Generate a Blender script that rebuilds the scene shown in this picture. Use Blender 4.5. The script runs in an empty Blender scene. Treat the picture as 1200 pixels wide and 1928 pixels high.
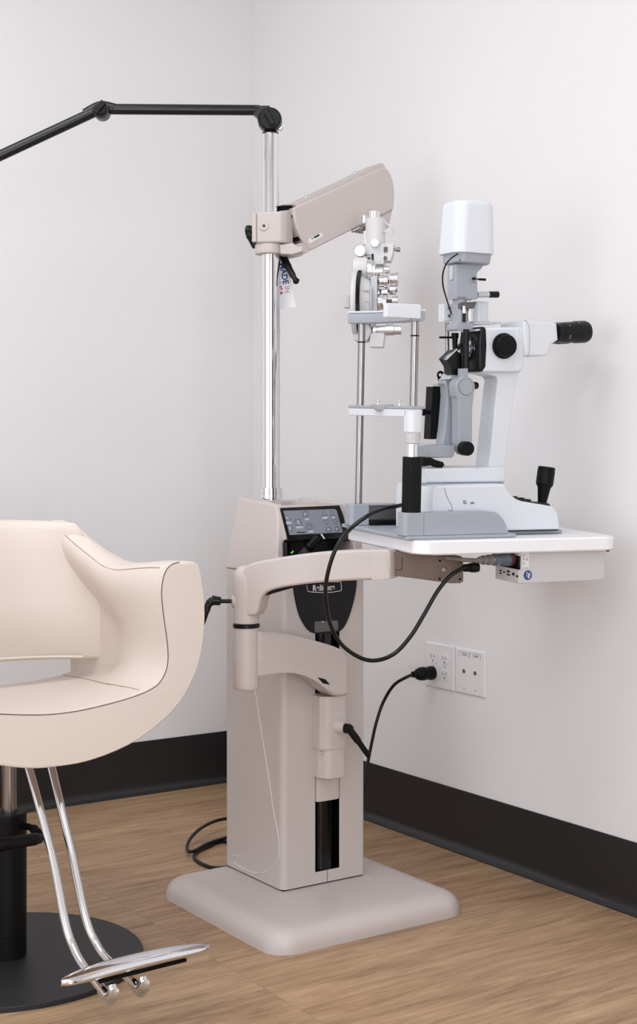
import bpy, bmesh, math
from mathutils import Vector, Matrix
PI = math.pi
sc = bpy.context.scene
COL = sc.collection

# ------------------------------------------------------------------ camera model
FOC, CX, HY, CAMH = 2626.0, 600.0, 870.0, 0.964
XW = Vector((0.8269, 0.5624)); YW = Vector((-0.5624, 0.8269))
_D = FOC * CAMH / (1463 - HY)
_c = Vector(((477 - CX) * _D / FOC, _D))
CAM = Vector((-(_c.dot(XW)), -(_c.dot(YW)), CAMH))
FWD = Vector((XW[1], YW[1], 0)); RGT = Vector((XW[0], YW[0], 0)); UP = Vector((0, 0, 1))
def ray(px, py): return RGT * ((px - CX) / FOC) + FWD - UP * ((py - HY) / FOC)
def atd(px, py, d): return CAM + ray(px, py) * d
def depth(p): return (Vector(p) - CAM).dot(FWD)

class Fr:
    """a local frame: origin and three unit axes; on() meets a line of sight with one of its planes"""
    def __init__(s, o, ex, ey, ez):
        s.o = Vector(o); s.e = [Vector(ex).normalized(), Vector(ey).normalized(), Vector(ez).normalized()]
        s.M = Matrix(((s.e[0][0], s.e[1][0], s.e[2][0], s.o[0]), (s.e[0][1], s.e[1][1], s.e[2][1], s.o[1]),
                      (s.e[0][2], s.e[1][2], s.e[2][2], s.o[2]), (0, 0, 0, 1)))
    def loc(s, p):
        q = Vector(p) - s.o
        return Vector([q.dot(e) for e in s.e])
    def wor(s, p): return s.M @ Vector(p)
    def on(s, ax, val, px, py):
        r = ray(px, py); rl = [r.dot(e) for e in s.e]; ol = s.loc(CAM)
        t = (val - ol[ax]) / rl[ax]
        return Vector([ol[i] + rl[i] * t for i in range(3)])
    def out(s, ax, val, pts):
        k = [i for i in range(3) if i != ax]
        r = []
        for p in pts:
            q = s.on(ax, val, p[0], p[1]); r.append((q[k[0]], q[k[1]]))
        return r
W = Fr((0, 0, 0), (1, 0, 0), (0, 1, 0), (0, 0, 1))

# ------------------------------------------------------------------ materials
def lin(c):
    c = c / 255.0
    return c / 12.92 if c <= 0.04045 else ((c + 0.055) / 1.055) ** 2.4
def rgb(r, g, b): return (lin(r), lin(g), lin(b), 1)
def mat(name, col, rough=0.5, metal=0.0, bump=0.0, bscale=200, spec=0.5, var=0.0, coat=0.0):
    m = bpy.data.materials.new(name); m.use_nodes = True
    nt = m.node_tree; b = nt.nodes['Principled BSDF']
    b.inputs['Base Color'].default_value = col
    b.inputs['Roughness'].default_value = rough; b.inputs['Metallic'].default_value = metal
    b.inputs['Specular IOR Level'].default_value = spec
    if coat: b.inputs['Coat Weight'].default_value = coat
    if bump or var:
        tc = nt.nodes.new('ShaderNodeTexCoord'); n = nt.nodes.new('ShaderNodeTexNoise')
        n.inputs['Scale'].default_value = bscale; n.inputs['Detail'].default_value = 4
        nt.links.new(tc.outputs['Object'], n.inputs['Vector'])
        if bump:
            bp = nt.nodes.new('ShaderNodeBump'); bp.inputs['Strength'].default_value = bump
            bp.inputs['Distance'].default_value = 0.001
            nt.links.new(n.outputs['Fac'], bp.inputs['Height']); nt.links.new(bp.outputs['Normal'], b.inputs['Normal'])
        if var:
            mr = nt.nodes.new('ShaderNodeMapRange'); mr.inputs[3].default_value = 1 - var; mr.inputs[4].default_value = 1 + var
            mx = nt.nodes.new('ShaderNodeVectorMath'); mx.operation = 'SCALE'; mx.inputs[0].default_value = col[:3]
            n2 = nt.nodes.new('ShaderNodeTexNoise'); n2.inputs['Scale'].default_value = 9
            nt.links.new(tc.outputs['Object'], n2.inputs['Vector'])
            nt.links.new(n2.outputs['Fac'], mr.inputs[0]); nt.links.new(mr.outputs[0], mx.inputs['Scale'])
            nt.links.new(mx.outputs[0], b.inputs['Base Color'])
    return m
M = {}
M['wall'] = mat('wall_paint', rgb(234, 231, 232), 0.75, bump=0.06, bscale=260, var=0.006)
M['door'] = mat('dark_reflection_door', rgb(58, 44, 38), 0.5, bump=0.05, bscale=60)  # colour of the added panel that the chrome reflects
M['ceil'] = mat('ceiling_paint', rgb(240, 240, 240), 0.9, bump=0.05, bscale=120)
M['rubber_base'] = mat('rubber_baseboard', rgb(34, 33, 35), 0.36, spec=0.5, bump=0.05, bscale=90)
M['beige'] = mat('beige_enamel', rgb(197, 186, 182), 0.42, bump=0.05, bscale=900)
M['shaded_taupe'] = mat('shaded_taupe_enamel', rgb(122, 106, 97), 0.45, bump=0.05, bscale=900)  # enamel darkened: shade beneath the table top is put into the colour
M['beige_shadow'] = mat('beige_recess', rgb(182, 170, 166), 0.45)
M['beige_line'] = mat('beige_edge', rgb(216, 206, 204), 0.4)
M['black'] = mat('black_plastic', rgb(10, 10, 12), 0.36, spec=0.28)
M['matte_black'] = mat('matte_black', rgb(6, 6, 7), 0.5, spec=0.2, bump=0.05, bscale=500)
M['charcoal'] = mat('charcoal_powder_coat', rgb(38, 37, 39), 0.5, spec=0.35, bump=0.08, bscale=900)
M['lamp_black'] = mat('black_anodised', rgb(20, 20, 25), 0.3, spec=0.4)
M['gloss_black'] = mat('gloss_black', rgb(9, 9, 11), 0.14, spec=0.35)
M['rubber'] = mat('cable_rubber', rgb(11, 11, 14), 0.34, spec=0.35)
M['chrome'] = mat('chrome', (0.78, 0.78, 0.80, 1), 0.07, 1.0)
M['steel'] = mat('brushed_steel', (0.33, 0.315, 0.305, 1), 0.24, 1.0, bump=0.04, bscale=300)
M['satin'] = mat('satin_aluminium', (0.80, 0.80, 0.81, 1), 0.3, 1.0)
M['white'] = mat('white_plastic', rgb(222, 225, 231), 0.32)
M['table_white'] = mat('white_laminate', rgb(246, 245, 247), 0.3, bump=0.03, bscale=400)
M['grey'] = mat('grey_plastic', rgb(163, 167, 176), 0.4)
M['pale'] = mat('pale_grey_plastic', rgb(198, 198, 202), 0.38)
M['dark_grey'] = mat('dark_grey_plastic', rgb(92, 88, 88), 0.4)
M['ivory'] = mat('ivory_enamel', rgb(214, 211, 212), 0.35)
M['box_grey'] = mat('light_grey_metal', rgb(206, 202, 204), 0.4)
M['panel_grey'] = mat('panel_grey', rgb(128, 132, 141), 0.35)
M['print_white'] = mat('white_print', rgb(232, 232, 236), 0.5)
M['print_black'] = mat('black_print', rgb(28, 28, 32), 0.5)
M['silver_print'] = mat('silver_print', rgb(214, 212, 212), 0.4)
M['blue_print'] = mat('blue_print', rgb(30, 58, 130), 0.5)
M['red_print'] = mat('red_print', rgb(190, 40, 70), 0.5)
M['blue_sticker'] = mat('blue_sticker', rgb(22, 56, 120), 0.4)
M['label_white'] = mat('white_label', rgb(228, 226, 226), 0.5)
M['card'] = mat('white_card', rgb(238, 239, 243), 0.45)
M['plate'] = mat('nylon_wall_plate', rgb(232, 229, 231), 0.3)
M['leather'] = mat('cream_leather', rgb(224, 210, 200), 0.5, bump=0.12, bscale=520, var=0.03)
M['seam'] = mat('brown_seam', rgb(104, 80, 72), 0.7)
M['soft_seam'] = mat('tan_seam', rgb(172, 146, 132), 0.7)
M['stitch'] = mat('pale_thread', rgb(222, 206, 192), 0.7)
M['grey_cable'] = mat('grey_moulded_plug', rgb(122, 118, 116), 0.45)
M['clear_plug'] = mat('blue_grey_plug', rgb(92, 104, 116), 0.18)
M['maroon'] = mat('maroon_plastic', rgb(92, 50, 58), 0.3)
M['red'] = mat('red_dot', rgb(190, 40, 60), 0.4)
M['navy'] = mat('navy_print', rgb(40, 52, 96), 0.4)
g = mat('lens_glass', rgb(200, 204, 214), 0.03); gb = g.node_tree.nodes['Principled BSDF']
gb.inputs['Metallic'].default_value = 0.75; M['lens'] = g
g = mat('translucent_ring', rgb(222, 214, 200), 0.25); gb = g.node_tree.nodes['Principled BSDF']
gb.inputs['Transmission Weight'].default_value = 0.75; M['clear_ring'] = g
g = mat('green_led', rgb(60, 220, 50), 0.3); gb = g.node_tree.nodes['Principled BSDF']
gb.inputs['Emission Color'].default_value = rgb(90, 235, 60); gb.inputs['Emission Strength'].default_value = 1.6; M['led'] = g

def floor_mat():
    m = bpy.data.materials.new('oak_plank_floor'); m.use_nodes = True
    nt = m.node_tree; N = nt.nodes; L = nt.links; b = N['Principled BSDF']
    tc = N.new('ShaderNodeTexCoord')
    br = N.new('ShaderNodeTexBrick'); br.offset = 0.37; br.offset_frequency = 1; br.squash = 1
    br.inputs['Color1'].default_value = (0.15, 0.15, 0.15, 1); br.inputs['Color2'].default_value = (0.85, 0.85, 0.85, 1)
    br.inputs['Mortar'].default_value = (0, 0, 0, 1); br.inputs['Scale'].default_value = 1
    br.inputs['Mortar Size'].default_value = 0.0009; br.inputs['Mortar Smooth'].default_value = 0.3
    br.inputs['Brick Width'].default_value = 1.22; br.inputs['Row Height'].default_value = 0.184
    mp = N.new('ShaderNodeMapping'); mp.inputs['Location'].default_value = (0.43, 0.10, 0)
    L.new(tc.outputs['Object'], mp.inputs['Vector']); L.new(mp.outputs[0], br.inputs['Vector'])
    # a different slice of grain for every plank
    pl = N.new('ShaderNodeVectorMath'); pl.operation = 'MULTIPLY_ADD'
    pl.inputs[1].default_value = (0, 0, 6.0)
    L.new(br.outputs['Color'], pl.inputs[0]); L.new(tc.outputs['Object'], pl.inputs[2])
    def noise(scale, vec, det=6, rough=0.6, dist=0.0):
        mm = N.new('ShaderNodeMapping'); mm.inputs['Scale'].default_value = vec
        L.new(pl.outputs[0], mm.inputs['Vector'])
        n = N.new('ShaderNodeTexNoise'); n.inputs['Scale'].default_value = scale; n.inputs['Detail'].default_value = det
        n.inputs['Roughness'].default_value = rough; n.inputs['Distortion'].default_value = dist
        L.new(mm.outputs[0], n.inputs['Vector']); return n
    g1 = noise(7, (0.45, 6, 1), 8, 0.72, 1.0); g2 = noise(26, (0.42, 15, 1), 8, 0.82, 0.5); g3 = noise(2.0, (0.9, 3.2, 1), 4, 0.6, 1.6)
    r = N.new('ShaderNodeValToRGB')
    e = r.color_ramp.elements
    e[0].position = 0.36; e[0].color = rgb(104, 76, 55); e[1].position = 0.65; e[1].color = rgb(204, 172, 139)
    k = r.color_ramp.elements.new(0.5); k.color = rgb(169, 136, 105)
    def mul(a, bb, v=None):
        x = N.new('ShaderNodeMath'); x.operation = 'MULTIPLY'; L.new(a, x.inputs[0])
        if v is None: L.new(bb, x.inputs[1])
        else: x.inputs[1].default_value = v
        return x.outputs[0]
    def add(a, bb):
        x = N.new('ShaderNodeMath'); x.operation = 'ADD'; L.new(a, x.inputs[0]); L.new(bb, x.inputs[1]); return x.outputs[0]
    s = add(add(mul(g1.outputs['Fac'], None, 0.40), mul(g2.outputs['Fac'], None, 0.42)), mul(g3.outputs['Fac'], None, 0.18))
    L.new(s, r.inputs['Fac'])
    tone = N.new('ShaderNodeMapRange'); tone.inputs[3].default_value = 0.95; tone.inputs[4].default_value = 1.05
    L.new(br.outputs['Color'], tone.inputs[0])
    sca = N.new('ShaderNodeVectorMath'); sca.operation = 'SCALE'; L.new(r.outputs['Color'], sca.inputs[0]); L.new(tone.outputs[0], sca.inputs['Scale'])
    mx = N.new('ShaderNodeMix'); mx.data_type = 'RGBA'
    fm = mul(br.outputs['Fac'], None, 0.3)
    L.new(fm, mx.inputs['Factor']); L.new(sca.outputs[0], mx.inputs['A']); mx.inputs['B'].default_value = rgb(92, 70, 56)
    L.new(mx.outputs['Result'], b.inputs['Base Color'])
    b.inputs['Roughness'].default_value = 0.46; b.inputs['Specular IOR Level'].default_value = 0.35
    bp = N.new('ShaderNodeBump'); bp.inputs['Strength'].default_value = 0.12; bp.inputs['Distance'].default_value = 0.0008
    L.new(g2.outputs['Fac'], bp.inputs['Height']); L.new(bp.outputs['Normal'], b.inputs['Normal'])
    return m
M['floor'] = floor_mat()

# ------------------------------------------------------------------ mesh building
def crom(pts, n=8, closed=False):
    pts = [Vector(p) for p in pts]
    if len(pts) < 3 or n <= 1: return pts
    out = []; m = len(pts); rng = m if closed else m - 1
    for i in range(rng):
        p1, p2 = pts[i], pts[(i + 1) % m]
        p0 = pts[(i - 1) % m] if closed or i > 0 else p1 * 2 - p2
        p3 = pts[(i + 2) % m] if closed or i + 2 < m else p2 * 2 - p1
        for k in range(n):
            t = k / n
            out.append(0.5 * ((2 * p1) + (p2 - p0) * t + (2 * p0 - 5 * p1 + 4 * p2 - p3) * t * t + (3 * p1 - p0 - 3 * p2 + p3) * t ** 3))
    if not closed: out.append(pts[-1])
    return out
def c2(pts, n=6, closed=False): return [(p[0], p[1]) for p in crom([(a, b, 0) for a, b in pts], n, closed)]
def fillet(pts, r, n=5):
    out = []; m = len(pts)
    for i in range(m):
        p = Vector(pts[i][:2]); a = Vector(pts[i - 1][:2]); b = Vector(pts[(i + 1) % m][:2])
        rr = r[i] if isinstance(r, (list, tuple)) else r
        da, db = (a - p), (b - p)
        la, lb = da.length, db.length
        if rr <= 0 or la < 1e-9 or lb < 1e-9: out.append((p.x, p.y)); continue
        da /= la; db /= lb
        ang = math.acos(max(-1, min(1, da.dot(db))))
        if ang > PI - 0.02: out.append((p.x, p.y)); continue
        t = min(rr / math.tan(ang / 2), la * 0.49, lb * 0.49); rr = t * math.tan(ang / 2)
        c = p + (da + db).normalized() * (rr / math.sin(ang / 2))
        s = p + da * t - c; e = p + db * t - c
        a0 = math.atan2(s.y, s.x); a1 = math.atan2(e.y, e.x); d = (a1 - a0 + PI) % (2 * PI) - PI
        for k in range(n + 1): out.append((c.x + rr * math.cos(a0 + d * k / n), c.y + rr * math.sin(a0 + d * k / n)))
    return out
def rrect(x0, y0, x1, y1, r, n=5): return fillet([(x0, y0), (x1, y0), (x1, y1), (x0, y1)], r, n)
def circ(cx, cy, r, n=32, ry=None): return [(cx + r * math.cos(2 * PI * i / n), cy + (ry or r) * math.sin(2 * PI * i / n)) for i in range(n)]

class MB:
    def __init__(s): s.bm = bmesh.new()
    def _merge(s, t):
        me = bpy.data.meshes.new('tmp'); t.to_mesh(me); t.free(); s.bm.from_mesh(me); bpy.data.meshes.remove(me); return s
    def box(s, a, b, bev=0.0, seg=2, R=None):
        t = bmesh.new(); bmesh.ops.create_cube(t, size=1)
        a, b = Vector(a), Vector(b); c = (a + b) / 2; d = b - a
        for v in t.verts: v.co = Vector((v.co.x * abs(d.x), v.co.y * abs(d.y), v.co.z * abs(d.z)))
        if bev: bmesh.ops.bevel(t, geom=t.edges[:], offset=bev, segments=seg, profile=0.5, affect='EDGES', clamp_overlap=True)
        for v in t.verts: v.co = (R @ v.co if R else v.co) + c
        return s._merge(t)
    def prism(s, pts, ax, a, b, bev=0.0, seg=2, both=True, taper=None):
        # outline pts in the plane across axis ax, run from a to b along it
        t = bmesh.new()
        def put(p, h):
            if ax == 0: return Vector((h, p[0], p[1]))
            if ax == 1: return Vector((p[0], h, p[1]))
            return Vector((p[0], p[1], h))
        q = []
        for p in pts:
            if not q or (Vector(p[:2]) - Vector(q[-1][:2])).length > 1e-6: q.append(p)
        if (Vector(q[0][:2]) - Vector(q[-1][:2])).length < 1e-6: q.pop()
        cx = sum(p[0] for p in q) / len(q); cy = sum(p[1] for p in q) / len(q); k = taper or 1
        A = [t.verts.new(put(p, a)) for p in q]
        B = [t.verts.new(put((cx + (p[0] - cx) * k, cy + (p[1] - cy) * k), b)) for p in q]
        fa = t.faces.new(A); fb = t.faces.new(B[::-1]); n = len(q)
        for i in range(n): t.faces.new((A[i], B[i], B[(i + 1) % n], A[(i + 1) % n]))
        bmesh.ops.recalc_face_normals(t, faces=t.faces[:])
        if bev:
            ed = set(fa.edges) | (set(fb.edges) if both else set())
            bmesh.ops.bevel(t, geom=list(ed), offset=bev, segments=seg, profile=0.5, affect='EDGES', clamp_overlap=True)
        return s._merge(t)
    def lathe(s, prof, o, d=(0, 0, 1), seg=32, squash=None, cap=True):
        # prof: (radius, height) pairs along direction d from o
        t = bmesh.new(); d = Vector(d).normalized(); o = Vector(o)
        x = d.orthogonal().normalized(); y = d.cross(x)
        rings = []
        for r, h in prof:
            rings.append([t.verts.new(o + d * h + x * (r * math.cos(2 * PI * i / seg)) + y * (r * math.sin(2 * PI * i / seg))) for i in range(seg)])
        for a, b in zip(rings, rings[1:]):
            for i in range(seg): t.faces.new((a[i], a[(i + 1) % seg], b[(i + 1) % seg], b[i]))
        if cap:
            t.faces.new(rings[0][::-1]); t.faces.new(rings[-1])
        bmesh.ops.recalc_face_normals(t, faces=t.faces[:])
        return s._merge(t)
    def cyl(s, a, b, r, r1=None, bev=0.0, seg=32):
        a, b = Vector(a), Vector(b); L = (b - a).length; r1 = r if r1 is None else r1
        if bev:
            bev = min(bev, r * 0.9, r1 * 0.9, L * 0.45)
            prof = [(r - bev, 0), (r - bev * 0.3, bev * 0.3), (r, bev), (r1, L - bev), (r1 - bev * 0.3, L - bev * 0.3), (r1 - bev, L)]
        else: prof = [(r, 0), (r1, L)]
        return s.lathe(prof, a, b - a, seg)
    def tube(s, pts, r, n=8, seg=12, closed=False, cap=True, flat=1.0):
        P = crom(pts, n, closed) if n > 1 else [Vector(p) for p in pts]
        t = bmesh.new(); m = len(P); rings = []
        T = [((P[(i + 1) % m] if closed else P[min(i + 1, m - 1)]) - (P[i - 1] if closed else P[max(i - 1, 0)])).normalized() for i in range(m)]
        nrm = T[0].orthogonal().normalized()
        for i in range(m):
            nrm = (nrm - T[i] * nrm.dot(T[i])).normalized(); bn = T[i].cross(nrm)
            rr = r[min(int(i / max(1, n)), len(r) - 1)] if isinstance(r, (list, tuple)) else r
            rings.append([t.verts.new(P[i] + nrm * (rr * math.cos(2 * PI * k / seg)) + bn * (rr * flat * math.sin(2 * PI * k / seg))) for k in range(seg)])
        for i in range(m if closed else m - 1):
            a, b = rings[i], rings[(i + 1) % m]
            # keep the seam of a closed loop untwisted
            off = 0
            if closed and i == m - 1: off = min(range(seg), key=lambda k: (a[0].co - b[k].co).length)
            for k in range(seg): t.faces.new((a[k], a[(k + 1) % seg], b[(k + 1 + off) % seg], b[(k + off) % seg]))
        if not closed and cap: t.faces.new(rings[0][::-1]); t.faces.new(rings[-1])
        bmesh.ops.recalc_face_normals(t, faces=t.faces[:])
        return s._merge(t)
    def loft(s, rings, closed=True, caps=True):
        t = bmesh.new(); R = [[t.verts.new(Vector(p)) for p in r] for r in rings]; n = len(R[0])
        for a, b in zip(R, R[1:]):
            for i in range(n if closed else n - 1): t.faces.new((a[i], a[(i + 1) % n], b[(i + 1) % n], b[i]))
        if caps: t.faces.new(R[0][::-1]); t.faces.new(R[-1])
        bmesh.ops.recalc_face_normals(t, faces=t.faces[:])
        return s._merge(t)
    def ball(s, c, r, sx=1, sy=1, sz=1, seg=20):
        t = bmesh.new(); bmesh.ops.create_uvsphere(t, u_segments=seg, v_segments=seg // 2, radius=r)
        for v in t.verts: v.co = Vector((v.co.x * sx, v.co.y * sy, v.co.z * sz)) + Vector(c)
        return s._merge(t)
    def move(s, fn):
        for v in s.bm.verts: v.co = fn(v.co)
        return s

def link(name, mb, m, parent=None, label=None, smooth=38, wn=True, sub=0):
    me = bpy.data.meshes.new(name); mb.bm.to_mesh(me); mb.bm.free()
    me.materials.append(M[m] if isinstance(m, str) else m)
    for p in me.polygons: p.use_smooth = True
    me.set_sharp_from_angle(angle=math.radians(smooth))
    o = bpy.data.objects.new(name, me); COL.objects.link(o)
    if parent: o.parent = parent
    if label: o['label'] = label
    if sub:
        md = o.modifiers.new('smooth', 'SUBSURF'); md.levels = sub; md.render_levels = sub
    elif wn:
        md = o.modifiers.new('normals', 'WEIGHTED_NORMAL'); md.keep_sharp = True
    return o
def root(name, fr, label, cat, group=None):
    o = bpy.data.objects.new(name, None); COL.objects.link(o); o.matrix_world = fr.M
    o.empty_display_size = 0.05
    o['label'] = label; o['category'] = cat
    if group: o['group'] = group
    return o
def struct(name, mb, m):
    o = link(name, mb, m); o['kind'] = 'structure'; return o
def text_mesh(body, size, fr, extrude=0.0002, align='CENTER', bold=0.0, space=1.0):
    """lettering laid on the x-y plane of frame fr (x along the line, y up the letters), z out of the page"""
    cu = bpy.data.curves.new('lettering', 'FONT'); cu.body = body; cu.size = size; cu.extrude = extrude
    cu.space_character = space; cu.align_x = align; cu.align_y = 'CENTER'; cu.offset = bold
    o = bpy.data.objects.new('lettering', cu); COL.objects.link(o)
    dg = bpy.context.evaluated_depsgraph_get(); dg.update()
    me = bpy.data.meshes.new_from_object(o.evaluated_get(dg))
    bpy.data.objects.remove(o); mb = MB(); mb.bm.from_mesh(me); bpy.data.meshes.remove(me)
    mb.move(lambda c: fr.M @ c)
    return mb
def merge(a, b):
    me = bpy.data.meshes.new('t'); b.bm.to_mesh(me); b.bm.free(); a.bm.from_mesh(me); bpy.data.meshes.remove(me); return a

# ------------------------------------------------------------------ the room
RX, RY, RH = -3.7, -4.9, 2.70
struct('floor', MB().box((RX, RY, -0.05), (0, 0, 0)), 'floor')
struct('ceiling', MB().box((RX, RY, RH), (0, 0, RH + 0.05)), 'ceil')
struct('wall_left', MB().box((RX, 0, 0), (0.1, 0.1, RH)), 'wall')
struct('wall_right', MB().box((0, RY, 0), (0.1, 0, RH)), 'wall')
wb = MB()
for a_, c_ in (((RX - 0.1, 0), (-3.0, RH)), ((-1.9, 0), (0.1, RH)), ((-3.0, 0), (-1.9, 0.2)), ((-3.0, 2.1), (-1.9, RH))): wb.box((a_[0], RY - 0.1, a_[1]), (c_[0], RY, c_[1]))
struct('wall_back', wb, 'wall')
wb = MB()
for a_, c_ in (((RY, 0), (-3.0, RH)), ((-1.2, 0), (0.1, RH)), ((-3.0, 0), (-1.2, 0.3)), ((-3.0, 2.1), (-1.2, RH))): wb.box((RX - 0.1, a_[0], a_[1]), (RX, c_[0], c_[1]))
struct('wall_side', wb, 'wall')
wf = MB()
for a_, c_ in (((-3.0, 0.3), (-2.95, 2.1)), ((-1.25, 0.3), (-1.2, 2.1)), ((-3.0, 0.3), (-1.2, 0.35)), ((-3.0, 2.05), (-1.2, 2.1))): wf.box((RX - 0.08, a_[0], a_[1]), (RX + 0.01, c_[0], c_[1]))
struct('fill_window', wf, 'white')  # unseen side opening, added so fill reaches the lower right wall
wf = MB()
for a_, c_ in (((-3.0, 0.2), (-2.95, 2.1)), ((-1.95, 0.2), (-1.9, 2.1)), ((-3.0, 0.2), (-1.9, 0.25)), ((-3.0, 2.05), (-1.9, 2.1))): wf.box((a_[0], RY - 0.08, a_[1]), (c_[0], RY + 0.01, c_[1]))
struct('window_1', wf, 'white')
cove = [(0, 0.152), (0.003, 0.152), (0.0036, 0.15), (0.0036, 0.026), (0.0048, 0.017), (0.0095, 0.0095), (0.018, 0.0055), (0.021, 0.003), (0.021, 0), (0, 0)]
struct('reflection_door', MB().box((-1.45, RY, 0), (-0.52, RY + 0.02, 2.1)), 'door')  # unseen dark panel, added to give the chrome a dark streak to reflect
struct('baseboard_left', MB().prism([(-a, b) for a, b in cove], 0, RX, 0), 'rubber_base')
struct('baseboard_right', MB().prism([(-a, b) for a, b in cove], 1, RY, 0), 'rubber_base')

# ------------------------------------------------------------------ instrument stand
SX0, SX1, SYF, SYB = -0.625, -0.408, -1.137, -0.895
SZ = Fr((-0.538, -1.12, 0), (1, 0, 0), (0, 1, 0), (0, 0, 1))
stand = root('instrument_stand', SZ, 'tall beige examination instrument stand with chrome pole and swing arm on a square foot plate', 'instrument stand')
S = lambda p: Vector(p) - SZ.o
def sw(mb): return mb.move(lambda c: c - SZ.o)       # world coordinates to stand coordinates
def spart(name, mb, m, parent=None, label=None, **k): return link(name, sw(mb), m, parent or stand, label, **k)

# foot plate with soft rounded top edge
rings = []
for ins, z in ((0, 0), (0, 0.012), (0.003, 0.024), (0.010, 0.034), (0.020, 0.0405), (0.032, 0.044), (0.05, 0.0455)):
    rings.append([(p[0], p[1], z) for p in rrect(-0.784 + ins, -1.361 + ins, -0.292 - ins, -0.868 - ins, 0.055 - ins * 0.5, 7)])
spart('foot_plate', MB().loft(rings), 'beige', smooth=60)

gx0 = W.on(1, SYF, 594.5, 1500)[0]; gx1 = W.on(1, SYF, 640, 1500)[0]
zc0, zg0, zc1 = 0.0455, W.on(1, SYF, 617, 1638)[2], 0.722
# column: solid foot, then a channel-shaped body with the slot
b = MB()
rr = 0.014
full = fillet([(SX0, SYF), (SX1, SYF), (SX1, SYB), (SX0, SYB)], [rr, 0.006, 0.012, 0.012], 5)
b.prism(full, 2, zc0 + 0.003, zg0)
chan = fillet([(SX0, SYF), (gx0, SYF), (gx0, SYF + 0.06), (gx1, SYF + 0.06), (gx1, SYF), (SX1, SYF), (SX1, SYB), (SX0, SYB)],
              [rr, 0.002, 0, 0, 0.002, 0.006, 0.012, 0.012], 5)
b.prism(chan, 2, zg0, zc1)
spart('column', b, 'beige')
b = MB(); b.box((SX0 + 0.004, SYF + 0.004, 0.043), (SX1 - 0.004, SYB - 0.004, zc0 + 0.004)); spart('base_gasket', b, 'matte_black')
b = MB(); xm = W.on(1, SYF, 616.5, 1650)[0]; b.box((xm - 0.0006, SYF - 0.0004, zc0 + 0.003), (xm + 0.0006, SYF + 0.002, zg0)); spart('front_seam', b, 'dark_grey')
b = MB(); b.box((gx0 - 0.001, SYF + 0.055, zg0 - 0.001), (gx1 + 0.001, SYF + 0.061, zc1 - 0.002)); b.box((gx0 - 0.0008, SYF + 0.002, zg0), (gx0 + 0.0008, SYF + 0.06, zc1 - 0.002)); b.box((gx1 - 0.0008, SYF + 0.002, zg0), (gx1 + 0.0008, SYF + 0.06, zc1 - 0.002))
b.box((gx0, SYF + 0.002, zg0 - 0.0008), (gx1, SYF + 0.06, zg0 + 0.0008)); spart('slot_lining', b, 'matte_black')
b = MB(); b.cyl(((gx0 + gx1) / 2, SYF + 0.03, zg0), ((gx0 + gx1) / 2, SYF + 0.03, zc1 - 0.01), (gx1 - gx0) * 0.44); spart('slide_post', b, 'gloss_black')
# embossed contour lines on the side of the column
def sideline(pts, r=0.0012): return MB().tube([W.on(0, SX0, x, y) for x, y in pts], r, 6, 8)
spart('side_emboss', sideline([(480, 1297), (487, 1340), (496, 1400), (506, 1462), (516, 1530), (523, 1565), (525.5, 1590), (524, 1615), (515, 1633), (498, 1643), (478, 1643), (456, 1634), (440, 1624)]), 'beige_line')
spart('side_emboss', sideline([(437, 1610), (450, 1612), (457, 1612), (462, 1606)], 0.001), 'beige_line')

# upper housing: two wings, console block, back rim
def tap(c):
    k = max(0, (c.z - 0.722) / 0.15)
    mid = (SX0 + SX1) / 2
    s = 0.02 * k ** 1.4 if c.x < mid else -0.012 * k ** 3
    return Vector((c.x + s, c.y - 0.02 * k ** 2 * ((c.y - SYF) / (SYB - SYF)), c.z))
XWI = SX0 + 0.036
wfront = W.out(0, XWI, [(523, 948.5), (529, 951.5), (534, 962), (538.5, 980), (542, 1003), (544, 1028), (545, 1050)])
wing = fillet([(SYB, 0.7225), (SYB, 0.884)], 0) + c2(wfront, 3) + [(SYF, 0.7225)]
b = MB(); b.prism(wing, 0, SX0, SX0 + 0.020, 0.005, 3)
b.prism(fillet([(SYB, 0.7225), (SYB, 0.881), (SYF + 0.024, 0.872), (SYF + 0.012, 0.815), (SYF, 0.757), (SYF, 0.7225)], [0, 0.016, 0.02, 0.05, 0.05, 0], 5), 0, SX1 - 0.024, SX1, 0.004, 3)
b.prism(fillet([(SX0 + 0.004, SYB), (SX1 - 0.004, SYB), (SX1 - 0.004, -0.99), (-0.47, -0.945), (-0.51, -0.958), (-0.56, -0.958), (SX0 + 0.004, -0.985)], [0.03, 0.03, 0.004, 0.02, 0.02, 0.02, 0.01], 4), 2, 0.7225, 0.8765, 0.003, 2)
b.bm.verts.ensure_lookup_table(); b.move(tap)
spart('upper_housing', b, 'beige')
# console block with slanted face
b = MB(); b.prism([(-0.93, 0.7225), (-0.93, 0.866), (-1.084, 0.866), (-1.090, 0.863), (-1.120, 0.803), (-1.118, 0.797), (-1.07, 0.790), (-1.07, 0.7225)], 0, SX0 + 0.02, SX1 - 0.02)
spart('console_block', b, 'beige')
pit = MB(); pit.box((SX0 + 0.021, -1.072, 0.724), (SX1 - 0.023, -1.0705, 0.79)); pit.box((SX0 + 0.021, SYF + 0.004, 0.7225), (SX1 - 0.024, -1.071, 0.7265)); pit.box((SX0 + 0.021, -1.119, 0.789), (SX1 - 0.023, -1.071, 0.7905)); pit.box((SX1 - 0.0255, SYF + 0.012, 0.724), (SX1 - 0.0238, -1.071, 0.79)); pit.box((SX0 + 0.0198, SYF + 0.012, 0.724), (SX0 + 0.0212, -1.071, 0.79))
spart('instrument_well', pit, 'gloss_black')
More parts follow.
